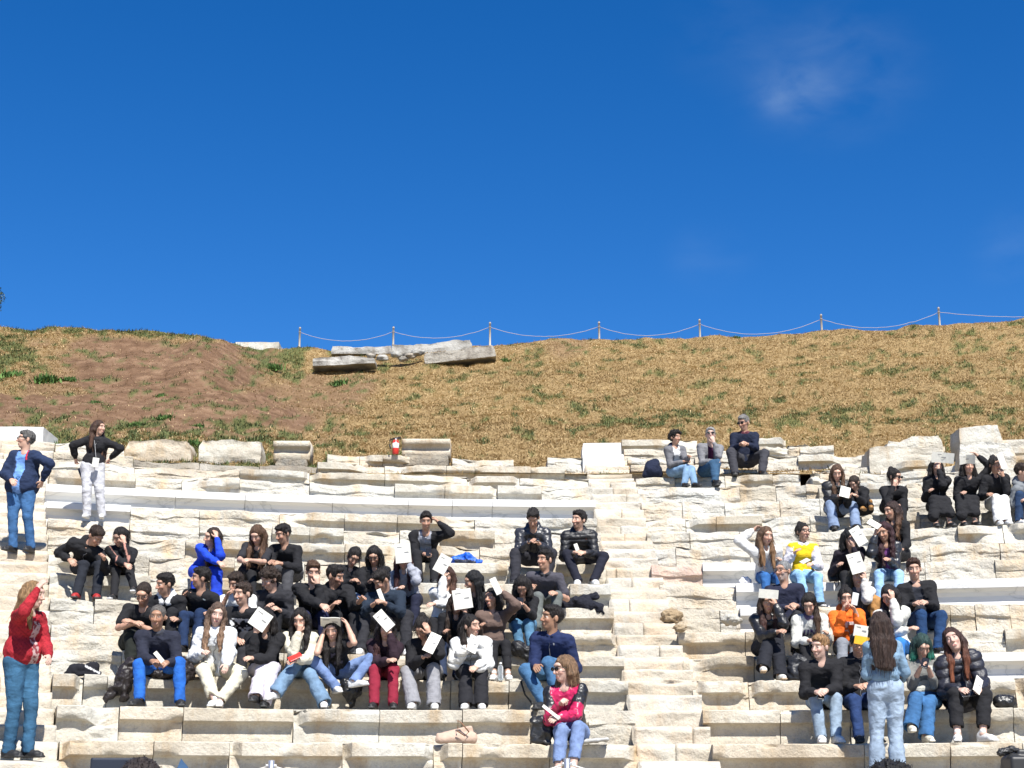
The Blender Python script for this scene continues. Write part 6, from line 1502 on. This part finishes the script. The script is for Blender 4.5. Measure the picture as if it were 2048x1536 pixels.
hbag = blob('handbag', 'small black handbag with chain between the yellow vest and the person in black', 'handbag', S_(6, 1668, -.02), [('b', (0, 0, .08), (.07, .04, .07), -.1), ('c', (-.03, -.03, .14), (.04, -.03, .14), .02, .02)], 'leather', (.013, .013, .014), .008, 12, seed=27)
c = S_(6, 1668, .03); v, q = tube([c + [.02, 0, .13], c + [.05, -.02, .05], c + [.05, -.03, -.04], c + [.02, -.02, -.08], c + [0, -.01, 0]], .007, 6); mesh('chain', v, q, M['blackp'], hbag, loc=c)
blob('white_bag', 'small crumpled white bag on the new slab left of the white sweater', 'bag', S_(6, 1490, -.08), [('c', (-.05, 0, .03), (.05, 0, .035), .035, .03), ('c', (-.02, 0, .07), (.04, 0, .07), .03, .02)], 'cloth', (.60, .60, .64), .014, 18, seed=29)
r_, J_, hc_, nk_, ch_, lt_, fw_, up_, B_ = b57
blob('camel_coat', 'camel coloured coat draped beside the person in grey jacket', 'coat', nk_, [('c', (.12, -.02, -.05), (.20, -.03, -.16), .055, .07), ('c', (.18, -.05, -.14), (.17, -.07, -.34), .065, .05), ('c', (.13, .03, -.03), (.16, .06, -.25), .05, .05)], 'cloth', (.33, .17, .06), .010, 9, seed=31)
# water bottle
M['glass'], t_, b_ = nmat('clear_plastic'); b_.inputs['Base Color'].default_value = (.75, .82, .88, 1); b_.inputs['Roughness'].default_value = .08; b_.inputs['Transmission Weight'].default_value = .85; b_.inputs['IOR'].default_value = 1.2
c = S_(2, 1001, -.05); e = empty('water_bottle', c, 'clear plastic water bottle on the seat right of the white puffer jacket', 'bottle')
v, q = tube([c + [0, 0, z] for z in (0, .01, .06, .10, .145, .165, .18)], [.028, .032, .030, .032, .030, .014, .013], 14); mesh('bottle_body', v, q, M['glass'], e, loc=c)
v, q = tube([c + [0, 0, .18], c + [0, 0, .198]], .015, 12); mesh('bottle_cap', v, q, M['whitep'], e, loc=c)
# ------------------------------------------------------------ rope posts in front of the lowest seats
tps = []
for x, y, lab in ((543, 1520, 'brushed steel rope post at bottom left before the seats'), (1134, 1516, 'brushed steel rope post at the feet of the crimson sweater'), (1775, 1528, 'brushed steel rope post before the denim figure')):
    tp = at(x, y, 15.0); b0 = np.array([tp[0], tp[1], 0])
    e = empty('rope_post', b0, lab, 'rope post', 'steel rope posts before the seats')
    v, q = tube([b0, tp - [0, 0, .01], tp], [.032, .032, .026], 20); mesh('pole', v, q, M['steel'], e, loc=b0)
    v, q = tube([b0, b0 + [0, 0, .02], b0 + [0, 0, .03]], [.16, .16, .05], 24); mesh('foot_plate', v, q, M['steel'], e, loc=b0)
    v, q = tube([tp - [.05, 0, .05], tp - [0, 0, .045], tp + [.05, 0, -.05]], .012, 8); mesh('hook', v, q, M['steel'], e, loc=tp)
    tps.append(tp - [0, 0, .05])
tps = [tps[0] - [2.9, 0, .0]] + tps + [tps[2] + [2.9, 0, -.02]]
M['wrope'] = simple_mat('white_rope', (.55, .54, .50), .9)
for i in range(4):
    a, b = tps[i], tps[i + 1]; s = np.linspace(0, 1, 21)[:, None]; pts = a * (1 - s) + b * s; pts[:, 2] -= (4 * s * (1 - s))[:, 0] * .22
    v, q = tube(pts, .009, 6); tag(mesh('barrier_rope', v, q, M['wrope'], loc=a), ['white rope sagging from the bottom left post towards the left edge', 'white rope between the bottom left post and the crimson sweater', 'white rope between the crimson sweater and the denim figure', 'white rope running from the denim figure to the right edge'][i], 'rope', 'white ropes of the front barrier')
# film camera at the bottom right corner
def tripod(e, c, hgt, loc):
    for k in range(3):
        a = k * 2.1 + .3; v, q = tube([c, c + np.array([math.cos(a) * .35, math.sin(a) * .35, -hgt])], [.016, .010], 8); mesh('tripod_leg', v, q, M['blackp'], e, loc=loc)
c = at(2034, 1532, 8.0); e = empty('film_camera', (c[0], c[1], 0), 'black film camera with fluffy microphone in the bottom right corner', 'camera')
v, q = sdf_mesh([boxp(c, (.055, .09, .045), None, .015), cap(c + [-.02, -.02, .045], c + [-.02, .06, .06], .014), boxp(c + [.03, .02, .05], (.03, .05, .03), None, .012), cap(c + [0, .08, -.005], c + [0, .14, -.005], .04)], .006); mesh('camera_body', v, q, M['blackp'], e, loc=c)
m0, m1 = at(2002, 1505, 8.0), at(2024, 1498, 8.0); V, Q = sdf_mesh([cap(m0, m1, .019, .017)], .004); V = V + vnormals(V, Q) * (.005 * fbm(V * 150, 2, 3))[:, None]; mesh('microphone', V, Q, M['blackp'], e, loc=m0)
v, q = tube([m1, at(2034, 1500, 8.0), at(2040, 1516, 8.0)], [.010, .014, .012], 8); mesh('handle', v, q, M['blackp'], e, loc=m1)
tripod(e, c - [0, 0, .05], c[2] - .05, c)
# screen on a stand, bottom left
c = at(235, 1540, 8.2); e = empty('monitor_screen', (c[0], c[1], 0), 'dark flat screen back with a small pale mark at bottom left', 'screen')
M['panel'] = simple_mat('dark_panel', (.012, .016, .028), .45)
V, Q = sdf_mesh([boxp(c, (.138, .012, .060), None, .006)], .006); mesh('panel', V, Q, M['panel'], e, loc=c)
v, q = tube([c + [.092, -.0145, .030], c + [.100, -.0145, .036], c + [.124, -.0145, .052]], [.002, .003, .001], 6); mesh('pale_mark', v, q, M['palephone'], e, loc=c)
tripod(e, c - [0, 0, .05], c[2] - .05, c)
a = at(352, 1542, 7.1); b = at(362, 1517, 7.1); d_ = at(384, 1545, 7.1); V = [a, b, d_, a + [0, .006, 0], b + [0, .006, 0], d_ + [0, .006, 0]]
M['bluef'] = simple_mat('blue_folder', (.03, .08, .17), .5)
tag(mesh('folder_corner', V, [[0, 2, 1], [3, 4, 5], [0, 1, 4, 3], [1, 2, 5, 4], [2, 0, 3, 5]], M['bluef'], loc=a, smooth=False), 'blue pointed folder corner right of the dark crown of hair', 'folder')
